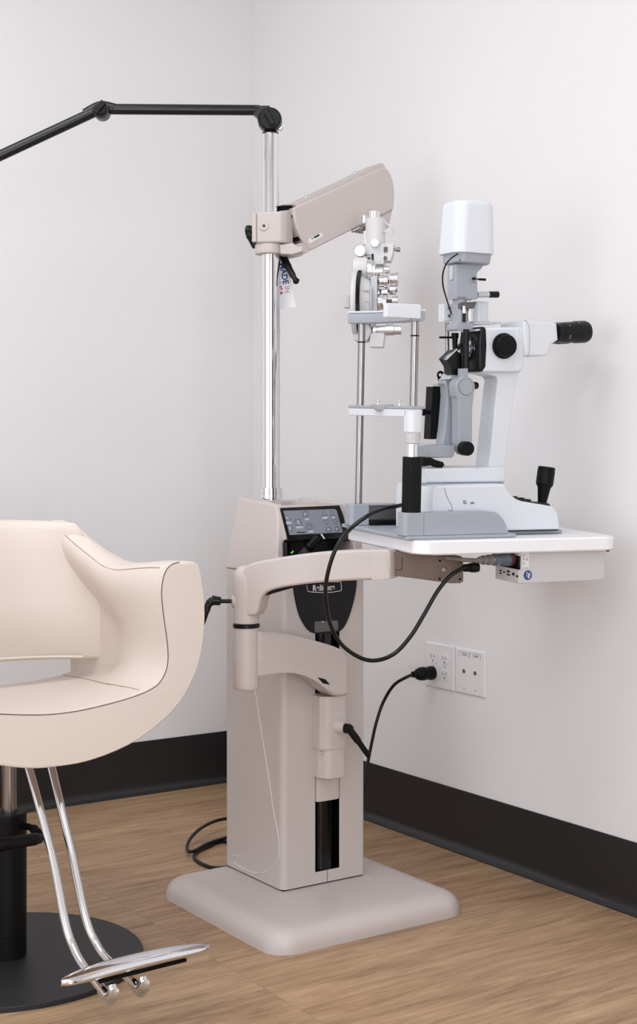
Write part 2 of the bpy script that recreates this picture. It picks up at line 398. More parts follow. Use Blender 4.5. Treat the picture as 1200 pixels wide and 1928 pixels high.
# control panel in its own slanted frame
PA, PB = Vector((-0.5165, -1.090, 0.863)), Vector((-0.5165, -1.120, 0.803))
PU = (PA - PB).normalized(); PN = Vector((0, PU.z * -1, PU.y)).normalized()
PF = Fr((PA + PB) / 2 + PN * 0.0004, (1, 0, 0), PU, PN)
def pon(px, py, h=0.0): q = PF.on(2, h, px, py); return (q[0], q[1])
pb = MB()
o1 = [pon(x, y) for x, y in ((527, 956.5), (641, 951.5), (655.5, 1006), (656, 1013), (538, 1017), (532, 1012))]
o1 = [(max(-0.0865, min(0.0835, x)), y) for x, y in o1]
pb.prism(fillet(o1, 0.003), 2, -0.0005, 0.0012, 0.0004, 1); pb.move(lambda c: PF.M @ c)
panel = spart('control_panel', pb, 'gloss_black')
b = MB(); b.prism(fillet([pon(x, y) for x, y in ((533, 962.5), (632.5, 959), (645, 1003), (545, 1008))], [0.001, 0.006, 0.002, 0.001]), 2, 0.0012, 0.0022)
b.move(lambda c: PF.M @ c); spart('keypad_overlay', b, 'panel_grey', panel)
def ptube(pts, r=0.00045, closed=True, name='button', m='print_black', n=1):
    t = MB().tube([PF.wor((*pon(x, y), 0.0023)) for x, y in pts], r, n, 6, closed)
    return spart(name, t, m, panel)
ptube([(536.5, 968), (547, 979.5), (535.5, 979.5)]); ptube([(540, 991), (551, 990.5), (548, 1003)])
ptube([(554, 979.5), (564.5, 978.5), (567.5, 989.5), (556.5, 990)])
ptube([(608, 962.5), (615, 971.5), (605, 971.5)]); ptube([(623, 962.5), (630.5, 971.5), (621, 971.5)])
ptube([(608, 980.5), (618, 980), (615.5, 989.5)]); ptube([(624.5, 980), (634, 979.5), (631.5, 988.5)])
def ring(cx, cy, rx, ry, a0=0, a1=360, name='button'):
    cl = a1 - a0 >= 360; n = 22
    pts = [(cx + rx * math.cos(math.radians(a0 + (a1 - a0) * i / n)), cy + ry * math.sin(math.radians(a0 + (a1 - a0) * i / n))) for i in range(n if cl else n + 1)]
    return ptube(pts, closed=cl, name=name)
ring(574.3, 969.2, 5.4, 5.6); ring(618.5, 998, 4.5, 4.8); ring(634, 997, 4.2, 4.6); ring(581.5, 992, 5.5, 6, -62, 242)
ptube([(580, 985.5), (582, 992)], closed=False)
for x, y in ((572.5, 968.8), (617, 997.5), (632.5, 996.8)):
    b = MB(); b.lathe([(0.0014, 0), (0.0012, 0.0008)], (*pon(x, y), 0.0022), (0, 0, 1), 12)
    b.move(lambda c: PF.M @ c); spart('indicator_dot', b, 'print_white', panel)
for pl in ([(538.5, 974), (541, 978), (543, 978)], [(560, 981), (561, 986), (563, 988)], [(544, 992), (546, 997), (545, 999)]):
    b = MB(); b.tube([(*pon(x, y), 0.0023) for x, y in pl], 0.0006, 1, 6); b.move(lambda c: PF.M @ c); spart('key_icon', b, 'print_white', panel)
for tx, x, y, sz in (('BASE', 543, 985.4, 0.0062), ('AUTO', 563.5, 993.8, 0.0062), ('SLIT', 577.5, 978.8, 0.006), ('STBY', 585, 1001.8, 0.006), ('LAMP', 611, 975.8, 0.006), ('RP', 627.5, 975.2, 0.006)):
    q = pon(x, y); f = Fr(PF.wor((q[0], q[1], 0.0023)), (1, 0, 0), PU, PN)
    spart('key_lettering', text_mesh(tx, sz, f, 0.0001, bold=0.0001), 'print_white', panel, wn=False)
b = MB(); q0, q1 = pon(558.5, 1004.5), pon(574, 1002.2); b.box((q0[0], q0[1], 0.0021), (q1[0], q1[1], 0.0026)); b.move(lambda c: PF.M @ c); spart('keypad_label', b, 'print_black', panel)
for x, y in ((549.3, 1041), (551.8, 1038.5)):
    b = MB(); b.ball(W.on(1, -1.0735, x, y), 0.0017); spart('indicator_light', b, 'led')
# black apron plate below the console
ap = W.out(1, SYF - 0.001, [(551.5, 1046), (552, 1100), (556, 1130), (564, 1160), (578, 1184), (592, 1192.5), (612, 1192.5), (640, 1188), (655, 1166), (666, 1130), (671, 1098), (672, 1046)])
b = MB(); b.prism(c2(ap[:], 5, False), 1, SYF - 0.0035, SYF + 0.002, 0.0012, 2); apron = spart('front_apron', b, 'black')
b = MB(); b.prism(fillet(W.out(1, SYF - 0.0036, [(592, 1170), (636, 1168), (636, 1187), (592, 1191)]), 0.004), 1, SYF - 0.0065, SYF - 0.002, 0.001, 1)
spart('slot_cap', b, 'dark_grey', apron)
b = MB(); b.ball(W.on(1, SYF - 0.007, 608, 1171), 0.0018); spart('screw', b, 'satin', apron)
bd = W.out(1, SYF - 0.0038, [(577.5, 1101), (585, 1097.5), (612, 1095.6), (635, 1095.2), (642, 1095.4), (643.2, 1111), (641, 1112.6), (625, 1115), (610, 1115.6), (590, 1115), (579.5, 1113.5)])
b = MB(); b.tube([(x, SYF - 0.0042, z) for x, z in bd], 0.0008, 1, 8, True); spart('badge_border', b, 'silver_print', apron)
q = W.on(1, SYF - 0.004, 610, 1106.3)
f = Fr((q[0], SYF - 0.0042, q[2]), (1, 0, 0), (0, 0, 1), (0, -1, 0))
tm = text_mesh('Reliance', 0.0185, Fr((0, 0, 0), (1, 0, 0), (0, 1, 0), (0, 0, 1)), 0.0003, bold=0.0006, space=1.12)
xs = [v.co.x for v in tm.bm.verts]; ys = [v.co.y for v in tm.bm.verts]; wx = max(xs) - min(xs); wy = max(ys) - min(ys); cxx = (max(xs) + min(xs)) / 2; cyy = (max(ys) + min(ys)) / 2
tm.move(lambda c: f.M @ Vector(((c.x - cxx) * 0.0575 / wx, (c.y - cyy) * 0.0135 / wy, c.z)))
spart('badge_lettering', tm, 'silver_print', apron, wn=False)

# carriage in the slot
cxm = (gx0 + gx1) / 2
CY = SYF - 0.028
cf = lambda x, y: W.on(1, SYF - 0.04, x, y)
x0, x1 = W.on(1, SYF - 0.045, 609, 1400)[0], W.on(1, SYF - 0.045, 658, 1400)[0]
zA, zB, zC, zD = [W.on(1, SYF - 0.03, 630, y)[2] for y in (1308, 1408, 1463, 1512)]
b = MB(); b.prism(fillet([(x0, SYF + 0.03), (x1, SYF + 0.03), (x1, CY - 0.012), (x1 - 0.010, CY - 0.018), (x0 + 0.012, CY - 0.018), (x0, CY - 0.002)], [0, 0.004, 0.01, 0.02, 0.02, 0.004], 5), 2, zB, zA, 0.003, 2)
b.prism(fillet([(x0 + 0.004, SYF + 0.03), (x1 - 0.003, SYF + 0.03), (x1 - 0.003, CY - 0.010), (x1 - 0.012, CY - 0.016), (x0 + 0.014, CY - 0.016), (x0 + 0.004, CY + 0.008)], [0, 0.004, 0.01, 0.02, 0.02, 0.006], 5), 2, zC, zB + 0.004, 0.006, 3)
b.prism([(gx0 + 0.001, SYF + 0.03), (gx1 - 0.004, SYF + 0.03), (gx1 - 0.004, SYF - 0.003), (gx1 - 0.012, SYF - 0.006), (gx0 + 0.012, SYF - 0.006), (gx0 + 0.001, SYF - 0.003)], 2, zD, zC + 0.01, 0.002, 2)
carr = spart('slide_carriage', b, 'beige')
for x, y in ((601, 1317), (603, 1417.5)):
    b = MB(); q = W.on(0, x0, x, y); b.lathe([(0.003, -0.001), (0.003, 0.0015), (0.0022, 0.0026)], (x0 + (0.004 if y > 1400 else 0.0), q[1], q[2]), (-1, -0.1, 0), 14); spart('screw', b, 'satin', carr)
hp = W.on(1, CY - 0.03, 648, 1369); ht = W.on(1, CY - 0.06, 696, 1424)
b = MB(); b.cyl((hp[0] - 0.010, CY + 0.0, hp[2]), (hp[0] + 0.004, CY - 0.030, hp[2]), 0.018, 0.0135, 0.003); spart('clamp_boss', b, 'beige', carr)
hk = W.on(1, CY - 0.045, 660, 1373)
b = MB(); b.lathe([(0.009, 0), (0.0105, 0.003), (0.0105, 0.014), (0.008, 0.019), (0.003, 0.021)], (hk[0] - 0.003, CY - 0.028, hk[2]), (0.25, -1, 0)); b.tube([(hk[0], CY - 0.04, hk[2]), (hk[0] * 0.5 + ht[0] * 0.5, CY - 0.05, (hk[2] + ht[2]) / 2), (ht[0], CY - 0.058, ht[2])], [0.008, 0.0062, 0.0055], 6, 14); spart('clamp_lever', b, 'matte_black', carr)

# post at the elbow, lower arm and upper arm
PD = 2.86
PX = 464
P = atd(PX, 1230, PD); C = W.on(1, SYF - 0.035, 626, 1260)
AD = Vector((C.x - P.x, C.y - P.y, 0)).normalized(); AN = Vector((-AD.y, AD.x, 0))
if AN.dot(FWD) < 0: AN = -AN
AF = Fr((P.x, P.y, 0), AD, AN, (0, 0, 1))
def arm_prism(fr, px, t0, t1, bev, r=0.0):
    pts = fr.out(1, t0, px)
    if r: pts = fillet(pts, r)
    mb = MB(); mb.prism(pts, 1, t0, t1, bev, 3); mb.move(lambda c: fr.M @ c); return mb
z_of = lambda y: W.on(1, P.y, PX, y)[2] if False else (CAMH - (y - HY) * PD / FOC)
b = MB(); rp = 24.3 * PD / FOC
b.lathe([(rp - 0.006, z_of(1298)), (rp - 0.002, z_of(1296.5)), (rp, z_of(1290)), (rp * 1.0, z_of(1184)), (rp - 0.001, z_of(1181))], (P.x, P.y, 0), (0, 0, 1), 40)
low = spart('lower_arm', b, 'beige')
la = c2([(486, 1187), (520, 1190), (560, 1197), (600, 1207.5), (634, 1218), (650, 1226)], 4) + [(657.5, 1234), (657.5, 1306)] + [(648, 1311), (632, 1311)] + c2([(616, 1300), (600, 1285), (580, 1274), (555, 1267), (525, 1266.5), (486, 1272)], 4)
spart('arm_casting', arm_prism(AF, la, -0.026, 0.026, 0.008), 'beige', low)
lip = c2([(487, 1244), (520, 1245), (552, 1251), (580, 1261), (602, 1275), (622, 1294)], 4) + c2([(619, 1301), (600, 1286), (580, 1275), (555, 1268), (525, 1268), (487, 1273)], 4)
spart('arm_underside_lip', arm_prism(AF, lip, -0.0275, -0.016, 0.0012), 'beige', low)
spart('cable_opening', arm_prism(AF, [(598, 1275), (613, 1279), (622, 1289), (609, 1287)], -0.0282, -0.02, 0.0005), 'matte_black', low)
b = MB(); b.lathe([(rp - 0.002, z_of(1182)), (rp + 0.0015, z_of(1180.5)), (rp + 0.0015, z_of(1175)), (rp - 0.002, z_of(1173.5))], (P.x, P.y, 0), (0, 0, 1), 40); spart('pivot_ring', b, 'black', low)

# lamp-table frame (table sags a little towards the front)
YAW, TILT, D0 = math.radians(24.5), math.radians(2.5), 2.68
F0 = Vector((CAM.x, CAM.y, 0)) + RGT * ((788 - CX) * D0 / FOC) + FWD * D0; F0.z = CAMH - (1019 - HY) * D0 / FOC
LU = RGT * math.cos(YAW) + FWD * math.sin(YAW); LV0 = -RGT * math.sin(YAW) + FWD * math.cos(YAW)
LV = LV0 * math.cos(TILT) + UP * math.sin(TILT); LW = LU.cross(LV)
L = Fr(F0, LU, LV, LW)
VJ = 0.075
J = L.wor(L.on(1, VJ, 742, 1064))
BD = Vector((J.x - P.x, J.y - P.y, 0)).normalized(); BN = Vector((-BD.y, BD.x, 0))
if BN.dot(FWD) < 0: BN = -BN
BF = Fr((P.x, P.y, 0), BD, BN, (0, 0, 1))
b = MB(); b.lathe([(rp - 0.001, z_of(1173)), (rp, z_of(1171)), (rp, z_of(1130)), (rp + 0.001, z_of(1110)), (rp, z_of(1088)), (rp * 0.93, z_of(1078)), (rp * 0.7, z_of(1069)), (rp * 0.3, z_of(1064))], (P.x, P.y, 0), (0, 0, 1), 40)
b.ball((P.x - RGT.x * rp * 0.55, P.y - RGT.y * rp * 0.55, z_of(1132)), 0.018, 1, 1, 1.1)
upp = spart('upper_arm', b, 'beige', smooth=60)
ua = c2([(450, 1084), (457, 1072), (470, 1062), (490, 1056), (520, 1050.5), (560, 1044.5), (600, 1040), (650, 1036.5), (700, 1034.5), (724, 1034)], 4) + [(734, 1036), (735.5, 1046), (735.5, 1090), (731, 1091)] + c2([(690, 1092.5), (650, 1094), (600, 1097.5), (560, 1102), (535, 1106), (515, 1110.5), (500, 1117), (491, 1130), (486, 1150), (480, 1160)], 4) + [(455, 1160), (450, 1120)]
spart('arm_casting', arm_prism(BF, ua, -0.024, 0.024, 0.009), 'beige', upp)
spart('end_cap', arm_prism(BF, fillet([(699, 1042), (727, 1044), (733.5, 1084), (733.5, 1090.2), (700, 1092)], 0.6), -0.0252, 0.0252, 0.004), 'beige', upp)
spart('cable_cover', arm_prism(BF, [(500, 1106), (600, 1096), (600, 1098.5), (560, 1104), (502, 1120.5), (498, 1122)], -0.012, 0.018, 0.001), 'matte_black', upp)
b = MB(); q0 = atd(437, 1132, PD - 0.006); q1 = atd(416, 1132, PD - 0.01); q2 = atd(398, 1130, PD - 0.012); q3 = atd(388, 1150, PD - 0.02)
b.cyl(q0, q1, 0.0042); b.cyl(q1, q2, 0.0088, 0.0098, 0.002); b.tube([atd(401, 1130, PD - 0.012), atd(393, 1138, PD - 0.015), atd(388, 1152, PD - 0.02), atd(380, 1175, PD - 0.02)], [0.0085, 0.0075, 0.0065, 0.006], 5, 12); spart('clamp_lever', b, 'black', upp)

# pole
PC = Vector((-0.5235, -0.929, 0)); PDp = depth(PC)
zp = lambda y: CAMH - (y - HY) * PDp / FOC
r_lo, r_up = 18.0 * PDp / FOC, 16.0 * PDp / FOC
b = MB(); b.cyl((PC.x, PC.y, 0.87), (PC.x, PC.y, zp(470)), r_lo, seg=48); b.cyl((PC.x, PC.y, zp(480)), (PC.x, PC.y, zp(253)), r_up, seg=48, bev=0.001); pole = spart('pole', b, 'chrome')
b = MB(); b.lathe([(r_lo, zp(918)), (r_lo * 1.25, zp(919)), (r_lo * 1.25, zp(928)), (r_lo * 1.22, zp(928.6)), (r_lo * 1.25, zp(929.2)), (r_lo * 1.26, zp(939))], (PC.x, PC.y, 0), (0, 0, 1), 48); spart('pole_collar', b, 'chrome', pole)

# clamp and instrument arm towards the refractor
def cw(x, y, yy): return W.on(1, yy, x, y)
b = MB()
def zq(y): return zp(y)
cl = Fr((PC.x, PC.y, 0), RGT, FWD, UP)
s1 = PDp / FOC
def cxp(px): return (px - 510.7) * s1
b.prism(fillet([(cxp(487), -0.034), (cxp(531), -0.040), (cxp(541), -0.031), (cxp(553), 0.0), (cxp(550), 0.04), (cxp(487), 0.04), (cxp(482), 0.0)], [0.006, 0.012, 0.016, 0.01, 0.006, 0.006, 0.006], 5), 2, zq(461.5), zq(403.5), 0.005, 3)
b.prism(fillet([(cxp(476.5), -0.026), (cxp(486), -0.033), (cxp(486), 0.035), (cxp(478), 0.03)], 0.004), 2, zq(459), zq(406), 0.003, 2)
b.lathe([(r_lo + 0.001, zq(480.5)), (27 * s1, zq(479)), (28 * s1, zq(475)), (28.5 * s1, zq(462)), (24 * s1, zq(460.5))], (cxp(509), 0, 0), (0, 0, 1), 40)
b.prism(fillet([(cxp(528), zq(464)), (cxp(553), zq(461)), (cxp(575), zq(476)), (cxp(552), zq(483)), (cxp(530), zq(482))], 0.003), 1, -0.03, 0.03, 0.003)
b.move(lambda c: cl.M @ c)
clamp = spart('pole_clamp', b, 'beige')
b = MB(); b.lathe([(0.0115, 0), (0.012, 0.002), (0.0105, 0.003)], (cxp(499), -0.036, zq(429.5)), (0.05, -1, 0), 24); b.move(lambda c: cl.M @ c); spart('screw_recess', b, 'beige', clamp)
b = MB(); b.lathe([(0.003, 0), (0.003, 0.001)], (cxp(499.5), -0.0388, zq(430.5)), (0.05, -1, 0), 16); b.move(lambda c: cl.M @ c); spart('socket_screw', b, 'black', clamp)
b = MB(); b.lathe([(0.010, 0), (0.0105, 0.004), (0.0105, 0.010), (0.009, 0.014), (0.004, 0.0165)], (cxp(476), -0.006, zq(434)), (-1, -0.1, 0.05)); b.tube([(cxp(470), -0.006, zq(437)), (cxp(474), -0.004, zq(449)), (cxp(483), 0.0, zq(466))], [0.0095, 0.008, 0.007], 6, 12); b.move(lambda c: cl.M @ c); spart('clamp_lever', b, 'black', clamp)
b = MB(); b.tube([(cxp(534), 0.02, zq(481)), (cxp(546), -0.002, zq(506)), (cxp(554), -0.015, zq(522)), (cxp(560), -0.02, zq(532))], [0.0085, 0.0075, 0.006, 0.0085], 6, 14); b.ball((cxp(559), -0.02, zq(531)), 0.0075); b.move(lambda c: cl.M @ c); spart('clamp_lever', b, 'black', clamp)

AY0 = -0.972           # near face of the arm
def aw(pts): return W.out(1, AY0, pts)
cov = [(553, 391), (556, 390)] + [(718, 316), (722, 314.5)] + c2([(727, 316), (733, 322), (738.5, 333), (742.5, 350), (743.5, 372), (742, 393)], 3) + [(736, 397), (590, 469.5), (584.5, 472)] + c2([(578, 464), (567, 447), (559, 428), (554.5, 408)], 3)
b = MB(); b.prism(aw(cov), 1, AY0, AY0 + 0.072, 0.004, 3); arm = spart('refractor_arm', b, 'beige')
tail = [(690, 419), (742, 394), (735, 428), (728, 432), (700, 432)]
b = MB(); b.prism(aw(tail), 1, AY0 + 0.004, AY0 + 0.068, 0.003); spart('arm_end_cover', b, 'beige', arm)
lid = [(529, 386.5), (535, 384.5), (558, 381.5), (640, 343), (714, 307.5), (718, 307), (725, 314.5), (718, 318), (640, 355), (556, 392), (554, 386.5)]
b = MB(); b.prism(W.out(1, AY0 + 0.012, lid), 1, AY0 + 0.008, AY0 + 0.064, 0.002); spart('arm_lid', b, 'beige', arm)
for x, y in ((576, 370), (669, 325)):
    b = MB(); q = W.on(1, AY0 + 0.025, x, y); b.lathe([(0.005, 0), (0.005, 0.0035), (0.003, 0.005)], q - Vector((0, 0, 0.002)), (-0.4, 0, 0.9), 14); spart('screw', b, 'satin', arm)
b = MB(); b.prism(W.out(1, AY0 + 0.02, [(529, 388), (556, 383.5), (554, 399), (529, 403)]), 1, AY0 + 0.02, AY0 + 0.06); b.prism(W.out(1, AY0 + 0.01, [(548, 405), (556, 406), (570, 452), (560, 454), (562, 440)]), 1, AY0 + 0.008, AY0 + 0.065); spart('arm_hinge_gap', b, 'matte_black', arm)
b = MB(); b.prism(W.out(1, AY0 + 0.018, [(528, 397), (555, 393.5), (555, 400), (528, 404)]), 1, AY0 + 0.018, AY0 + 0.062, 0.001); spart('hinge_link', b, 'pale', arm)
kn = fillet(W.out(1, AY0 + 0.002, [(556, 466), (561, 459), (571, 456), (579, 462), (585, 472), (566, 483), (555, 483)]), 0.003)
b = MB(); b.prism(kn, 1, AY0 + 0.002, AY0 + 0.07, 0.003); spart('hinge_knuckle', b, 'beige', arm)
b = MB(); q = W.on(1, AY0, 566, 467.5); b.lathe([(0.0055, -0.002), (0.0055, 0.002), (0.004, 0.003)], (q[0], AY0 + 0.003, q[2]), (0, -1, 0), 20); spart('hinge_pin', b, 'satin', arm)
b = MB(); b.prism(fillet(W.out(1, AY0 - 0.0003, [(580, 451), (604, 438.5), (608.5, 441), (608, 445), (583, 459)]), 0.002), 1, AY0 - 0.0006, AY0 + 0.001); sk = spart('arm_label', b, 'label_white', arm)
b = MB(); b.prism(W.out(1, AY0 - 0.0008, [(591, 446), (601, 440.5), (602, 444), (592, 449)]), 1, AY0 - 0.001, AY0); b.prism(W.out(1, AY0 - 0.0008, [(587, 448), (590, 448.5), (587.5, 451)]), 1, AY0 - 0.001, AY0); spart('label_print', b, 'print_black', sk)

# hinge bracket that carries the table
HB = lambda pts, v: L.out(1, v, pts)
b = MB(); b.prism(HB([(733, 1047), (757, 1049.5), (757, 1073), (733, 1073)], VJ), 1, VJ - 0.0, VJ + 0.03, 0.001)
b.move(lambda c: L.M @ c); spart('hinge_knuckle', b, 'shaded_taupe', upp)

# ------------------------------------------------------------------ instrument table
TF = L
table = root('instrument_table', TF, 'white rectangular table top with rounded corners under the slit lamp', 'table')
rings = []
for ins, w in ((0.003, -0.028), (0, -0.025), (0, -0.003), (0.003, 0.0)):
    rings.append([(p[0], p[1], w) for p in fillet([(0.0 + ins, -0.004 + ins), (0.462 - ins, -0.014 + ins), (0.474 - ins, 0.335 - ins), (0.0 + ins, 0.335 - ins)], 0.032, 6)])
link('table_top', MB().loft(rings), 'table_white', table)
b = MB(); b.prism(HB([(736, 1036), (757, 1039), (800, 1046), (868, 1047), (872.5, 1050), (873, 1095), (868, 1098), (850, 1098.5), (800, 1091.5), (737, 1083.5), (737, 1074), (758, 1073), (758, 1051), (737, 1049)], VJ), 1, VJ - 0.001, VJ + 0.04, 0.002)
b.move(lambda c: Vector((c.x, c.y, min(c.z, -0.0285))))
brk = link('mounting_bracket', b, 'shaded_taupe', table)
for x, y in ((828.5, 1055.5), (866.5, 1057), (828, 1089.5), (866.5, 1090.5)):
    b = MB(); q = L.on(1, VJ - 0.001, x, y); b.lathe([(0.0024, 0), (0.0024, 0.0015)], (q[0], VJ - 0.0005, q[2]), (0, -1, 0), 14); link('bolt_hole', b, 'matte_black', brk)
b = MB(); q = L.on(1, VJ - 0.001, 837, 1073); b.lathe([(0.0042, 0), (0.0042, 0.0012), (0.003, 0.0022)], (q[0], VJ, q[2]), (0, -1, 0), 18); link('screw', b, 'satin', brk)
b = MB(); q = L.on(2, -0.028, 857, 1046); b.lathe([(0.018, -0.033), (0.02, -0.029), (0.02, -0.0281)], (q[0], VJ + 0.03, 0), (0, 0, 1), 24); link('pivot_disc', b, 'satin', table)
b = MB(); q = L.on(2, -0.030, 1149, 1036); b.lathe([(0.0035, -0.0335), (0.0042, -0.032), (0.0042, -0.028)], (q[0], q[1] + 0.008, 0), (0, 0, 1), 16); link('screw', b, 'dark_grey', table)

# ------------------------------------------------------------------ power supply under the table
VB = 0.012
q0 = L.on(1, VB, 976, 1098); q1 = L.on(1, VB, 1139, 1094)
qe = L.on(0, q0[0], 940, 1088)
BXu0, BXu1, BXw0, BXv1 = q0[0], q1[0], (q0[2] + q1[2]) / 2, max(0.1, min(0.2, qe[1]))
PSF = Fr(L.wor((BXu0, VB, BXw0)), LU, LV, LW)
psu = root('power_supply', PSF, 'light grey metal power supply box hung beneath the table', 'power supply')
def pp(name, mb, m, parent=None, label=None, **k):
    mb.move(lambda c: c - Vector((BXu0, VB, BXw0))); return link(name, mb, m, parent or psu, label, **k)
pp('case', MB().box((BXu0, VB, BXw0), (BXu1, BXv1, -0.0285), 0.003, 2), 'box_grey')
def bon(x, y): return L.on(1, VB - 0.0005, x, y)
q = bon(994.5, 1083); b = MB(); b.lathe([(0.0097, 0), (0.0097, 0.0006)], (q[0], VB, q[2]), (0, -1, 0), 32); stk = pp('warning_sticker', b, 'blue_sticker')
b = MB()
for k, (dx, dz, h, w_) in enumerate(((-0.0035, 0.001, 0.009, 0.0010), (0.0006, -0.0015, 0.010, 0.0016), (0.003, -0.0015, 0.010, 0.0016))):
    b.box((q[0] + dx - w_ / 2, VB - 0.0009, q[2] + dz - h / 2), (q[0] + dx + w_ / 2, VB - 0.0005, q[2] + dz + h / 2))
b.ball((q[0] - 0.001, VB - 0.0007, q[2] + 0.0058), 0.0013, 1, 0.3, 1, 10)
b.tube([(q[0] + 0.003, VB - 0.0007, q[2] + 0.006), (q[0] + 0.006, VB - 0.0007, q[2] + 0.003), (q[0] + 0.0058, VB - 0.0007, q[2] - 0.003)], 0.0004, 4, 6)
pp('sticker_symbol', b, 'print_white', stk)
a, c = bon(983.5, 1041), bon(996.5, 1067.5); b = MB(); b.box((a[0], VB - 0.0006, c[2]), (c[0], VB + 0.0005, min(a[2], -0.0287))); lb = pp('serial_label', b, 'label_white')
b = MB()
for x, y, hh in ((987, 1046, 4), (986.8, 1053, 4), (986.5, 1061, 4), (992.5, 1053, 5)):
    q = bon(x, y); b.box((q[0] - 0.0006, VB - 0.0009, q[2] - 0.0005 * hh), (q[0] + 0.0006, VB - 0.0005, q[2] + 0.0005 * hh))
pp('label_print', b, 'print_black', lb)
def eon(x, y): return L.on(0, BXu0 - 0.0005, x, y)
b = MB()
for x, y, sv, sw_ in ((942.8, 1074.3, 0.004, 0.003), (942.8, 1079, 0.004, 0.003), (949.5, 1077, 0.003, 0.003), (957.5, 1076, 0.005, 0.004), (957.5, 1082, 0.006, 0.003), (967, 1081, 0.004, 0.0055), (974, 1085, 0.003, 0.004)):
    q = eon(x, y); b.box((BXu0 - 0.0012, q[1] - sv * 0.9, q[2] - sw_ / 2), (BXu0 + 0.002, q[1] + sv * 0.9, q[2] + sw_ / 2), 0.0004, 1)
pp('port', b, 'black')
q = eon(967, 1058); b = MB(); b.box((BXu0 - 0.0016, q[1] - 0.022, q[2] - 0.0135), (BXu0 + 0.003, q[1] + 0.05, min(q[2] + 0.014, -0.029)), 0.001, 1); pp('inlet_socket', b, 'gloss_black')
# mains connector pushed into the box and its lead
qa = L.on(1, 0.06, 968, 1055)
b = MB(); cz = -0.0445; cv = q[1]
b.lathe([(0.012, 0.0), (0.0135, 0.004), (0.0135, 0.012)], (BXu0 - 0.001, cv, cz), (-1, 0, 0.0), 24); plug = pp('connector_body', b, 'maroon')
b = MB(); b.lathe([(0.0135, 0.012), (0.0132, 0.02), (0.0115, 0.028), (0.0105, 0.036), (0.0125, 0.040), (0.0125, 0.046), (0.010, 0.050)], (BXu0 - 0.001, cv, cz), (-1, 0, 0), 24); pp('connector_hood', b, 'clear_plug', plug)
b = MB()
b.lathe([(0.0105, 0.048), (0.0105, 0.060), (0.0085, 0.0605), (0.0085, 0.066), (0.0095, 0.0665), (0.0095, 0.072), (0.0072, 0.0725), (0.0072, 0.080), (0.0042, 0.083), (0.0036, 0.095)], (BXu0 - 0.001, cv, cz), (-1, 0, 0), 20)
b.tube([(BXu0 - 0.09, cv, cz), (BXu0 - 0.115, cv + 0.01, cz + 0.001), (BXu0 - 0.135, cv + 0.04, cz + 0.002)], 0.0042, 5, 10)
pp('strain_relief', b, 'grey_cable', plug)

# ------------------------------------------------------------------ slit lamp
LR = Fr(L.wor((0.2, 0.155, 0)), LU, LV, LW)
lamp = root('slit_lamp', LR, 'white and grey slit lamp microscope with chin rest standing on the white table', 'slit lamp')
LO = Vector((0.2, 0.155, 0))
def lp(name, mb, m, parent=None, label=None, **k):
    mb.move(lambda c: c - LO); return link(name, mb, m, parent or lamp, label, **k)
def pr(pts, v0, v1, bev=0.002, seg=2, r=0.0, lo=None):
    o = L.out(1, v0, pts)
    if lo is not None: o = [(x, max(y, lo)) for x, y in o]
    if r: o = fillet(o, r)
    return MB().prism(o, 1, v0, v1, bev, seg)
def lu(px, py, v): return L.on(1, v, px, py)
VM = 0.155
# base plate and rail covers
b = MB(); b.prism(fillet([(-0.014, 0.022), (0.235, 0.022), (0.239, 0.075), (0.385, 0.075), (0.385, 0.262), (0.235, 0.262), (0.235, 0.318), (-0.014, 0.318)], [0.006, 0.001, 0.001, 0.008, 0.008, 0.001, 0.001, 0.006], 3), 2, 0.0006, 0.0075, 0.001, 1)
lp('base_plate', b, 'grey')
for v0, v1 in ((0.024, 0.058), (0.262, 0.296)):
    vv = 0.024
    top, bot = lu(797, 966, vv)[2], 0.0078
    ue = lu(958, 1000, vv)[0]; us = lu(798, 1000, vv)[0]
    prof = [(us, bot), (ue, bot), (ue, bot + 0.004)] + c2([(ue - 0.006, bot + 0.018), (ue - 0.014, top - 0.014), (ue - 0.026, top - 0.003), (ue - 0.038, top)], 4) + [(us, top)]
    if v0 > 0.2:
        # the far cover is seen from its open inner side
        b = MB().prism(prof, 1, v1 - 0.004, v1, 0.001, 1); b.box((us, v0, top - 0.003), (ue - 0.04, v1, top), 0.0005, 1)
    else:
        b = MB().prism(prof, 1, v0, v1, 0.0015, 2)
    cv_ = lp('rail_cover', b, 'grey')
    if v0 > 0.2:
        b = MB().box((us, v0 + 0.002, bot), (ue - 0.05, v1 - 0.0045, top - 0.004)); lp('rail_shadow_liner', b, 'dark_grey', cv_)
        b = MB().box((us + 0.002, v0 - 0.006, bot + 0.001), (ue - 0.08, v0 + 0.012, bot + 0.012), 0.002, 1); lp('rack', b, 'black', cv_)
    u0 = lu(761.5, 1000, vv)[0]
    b = MB().prism(fillet([(u0, v0 - 0.001), (us - 0.0004, v0 - 0.001), (us - 0.0004, v1), (u0, v1)], [0.008, 0.001, 0.001, 0.008], 4), 2, bot, top + 0.0006, 0.001, 1)
    lp('post_socket', b, 'grey')
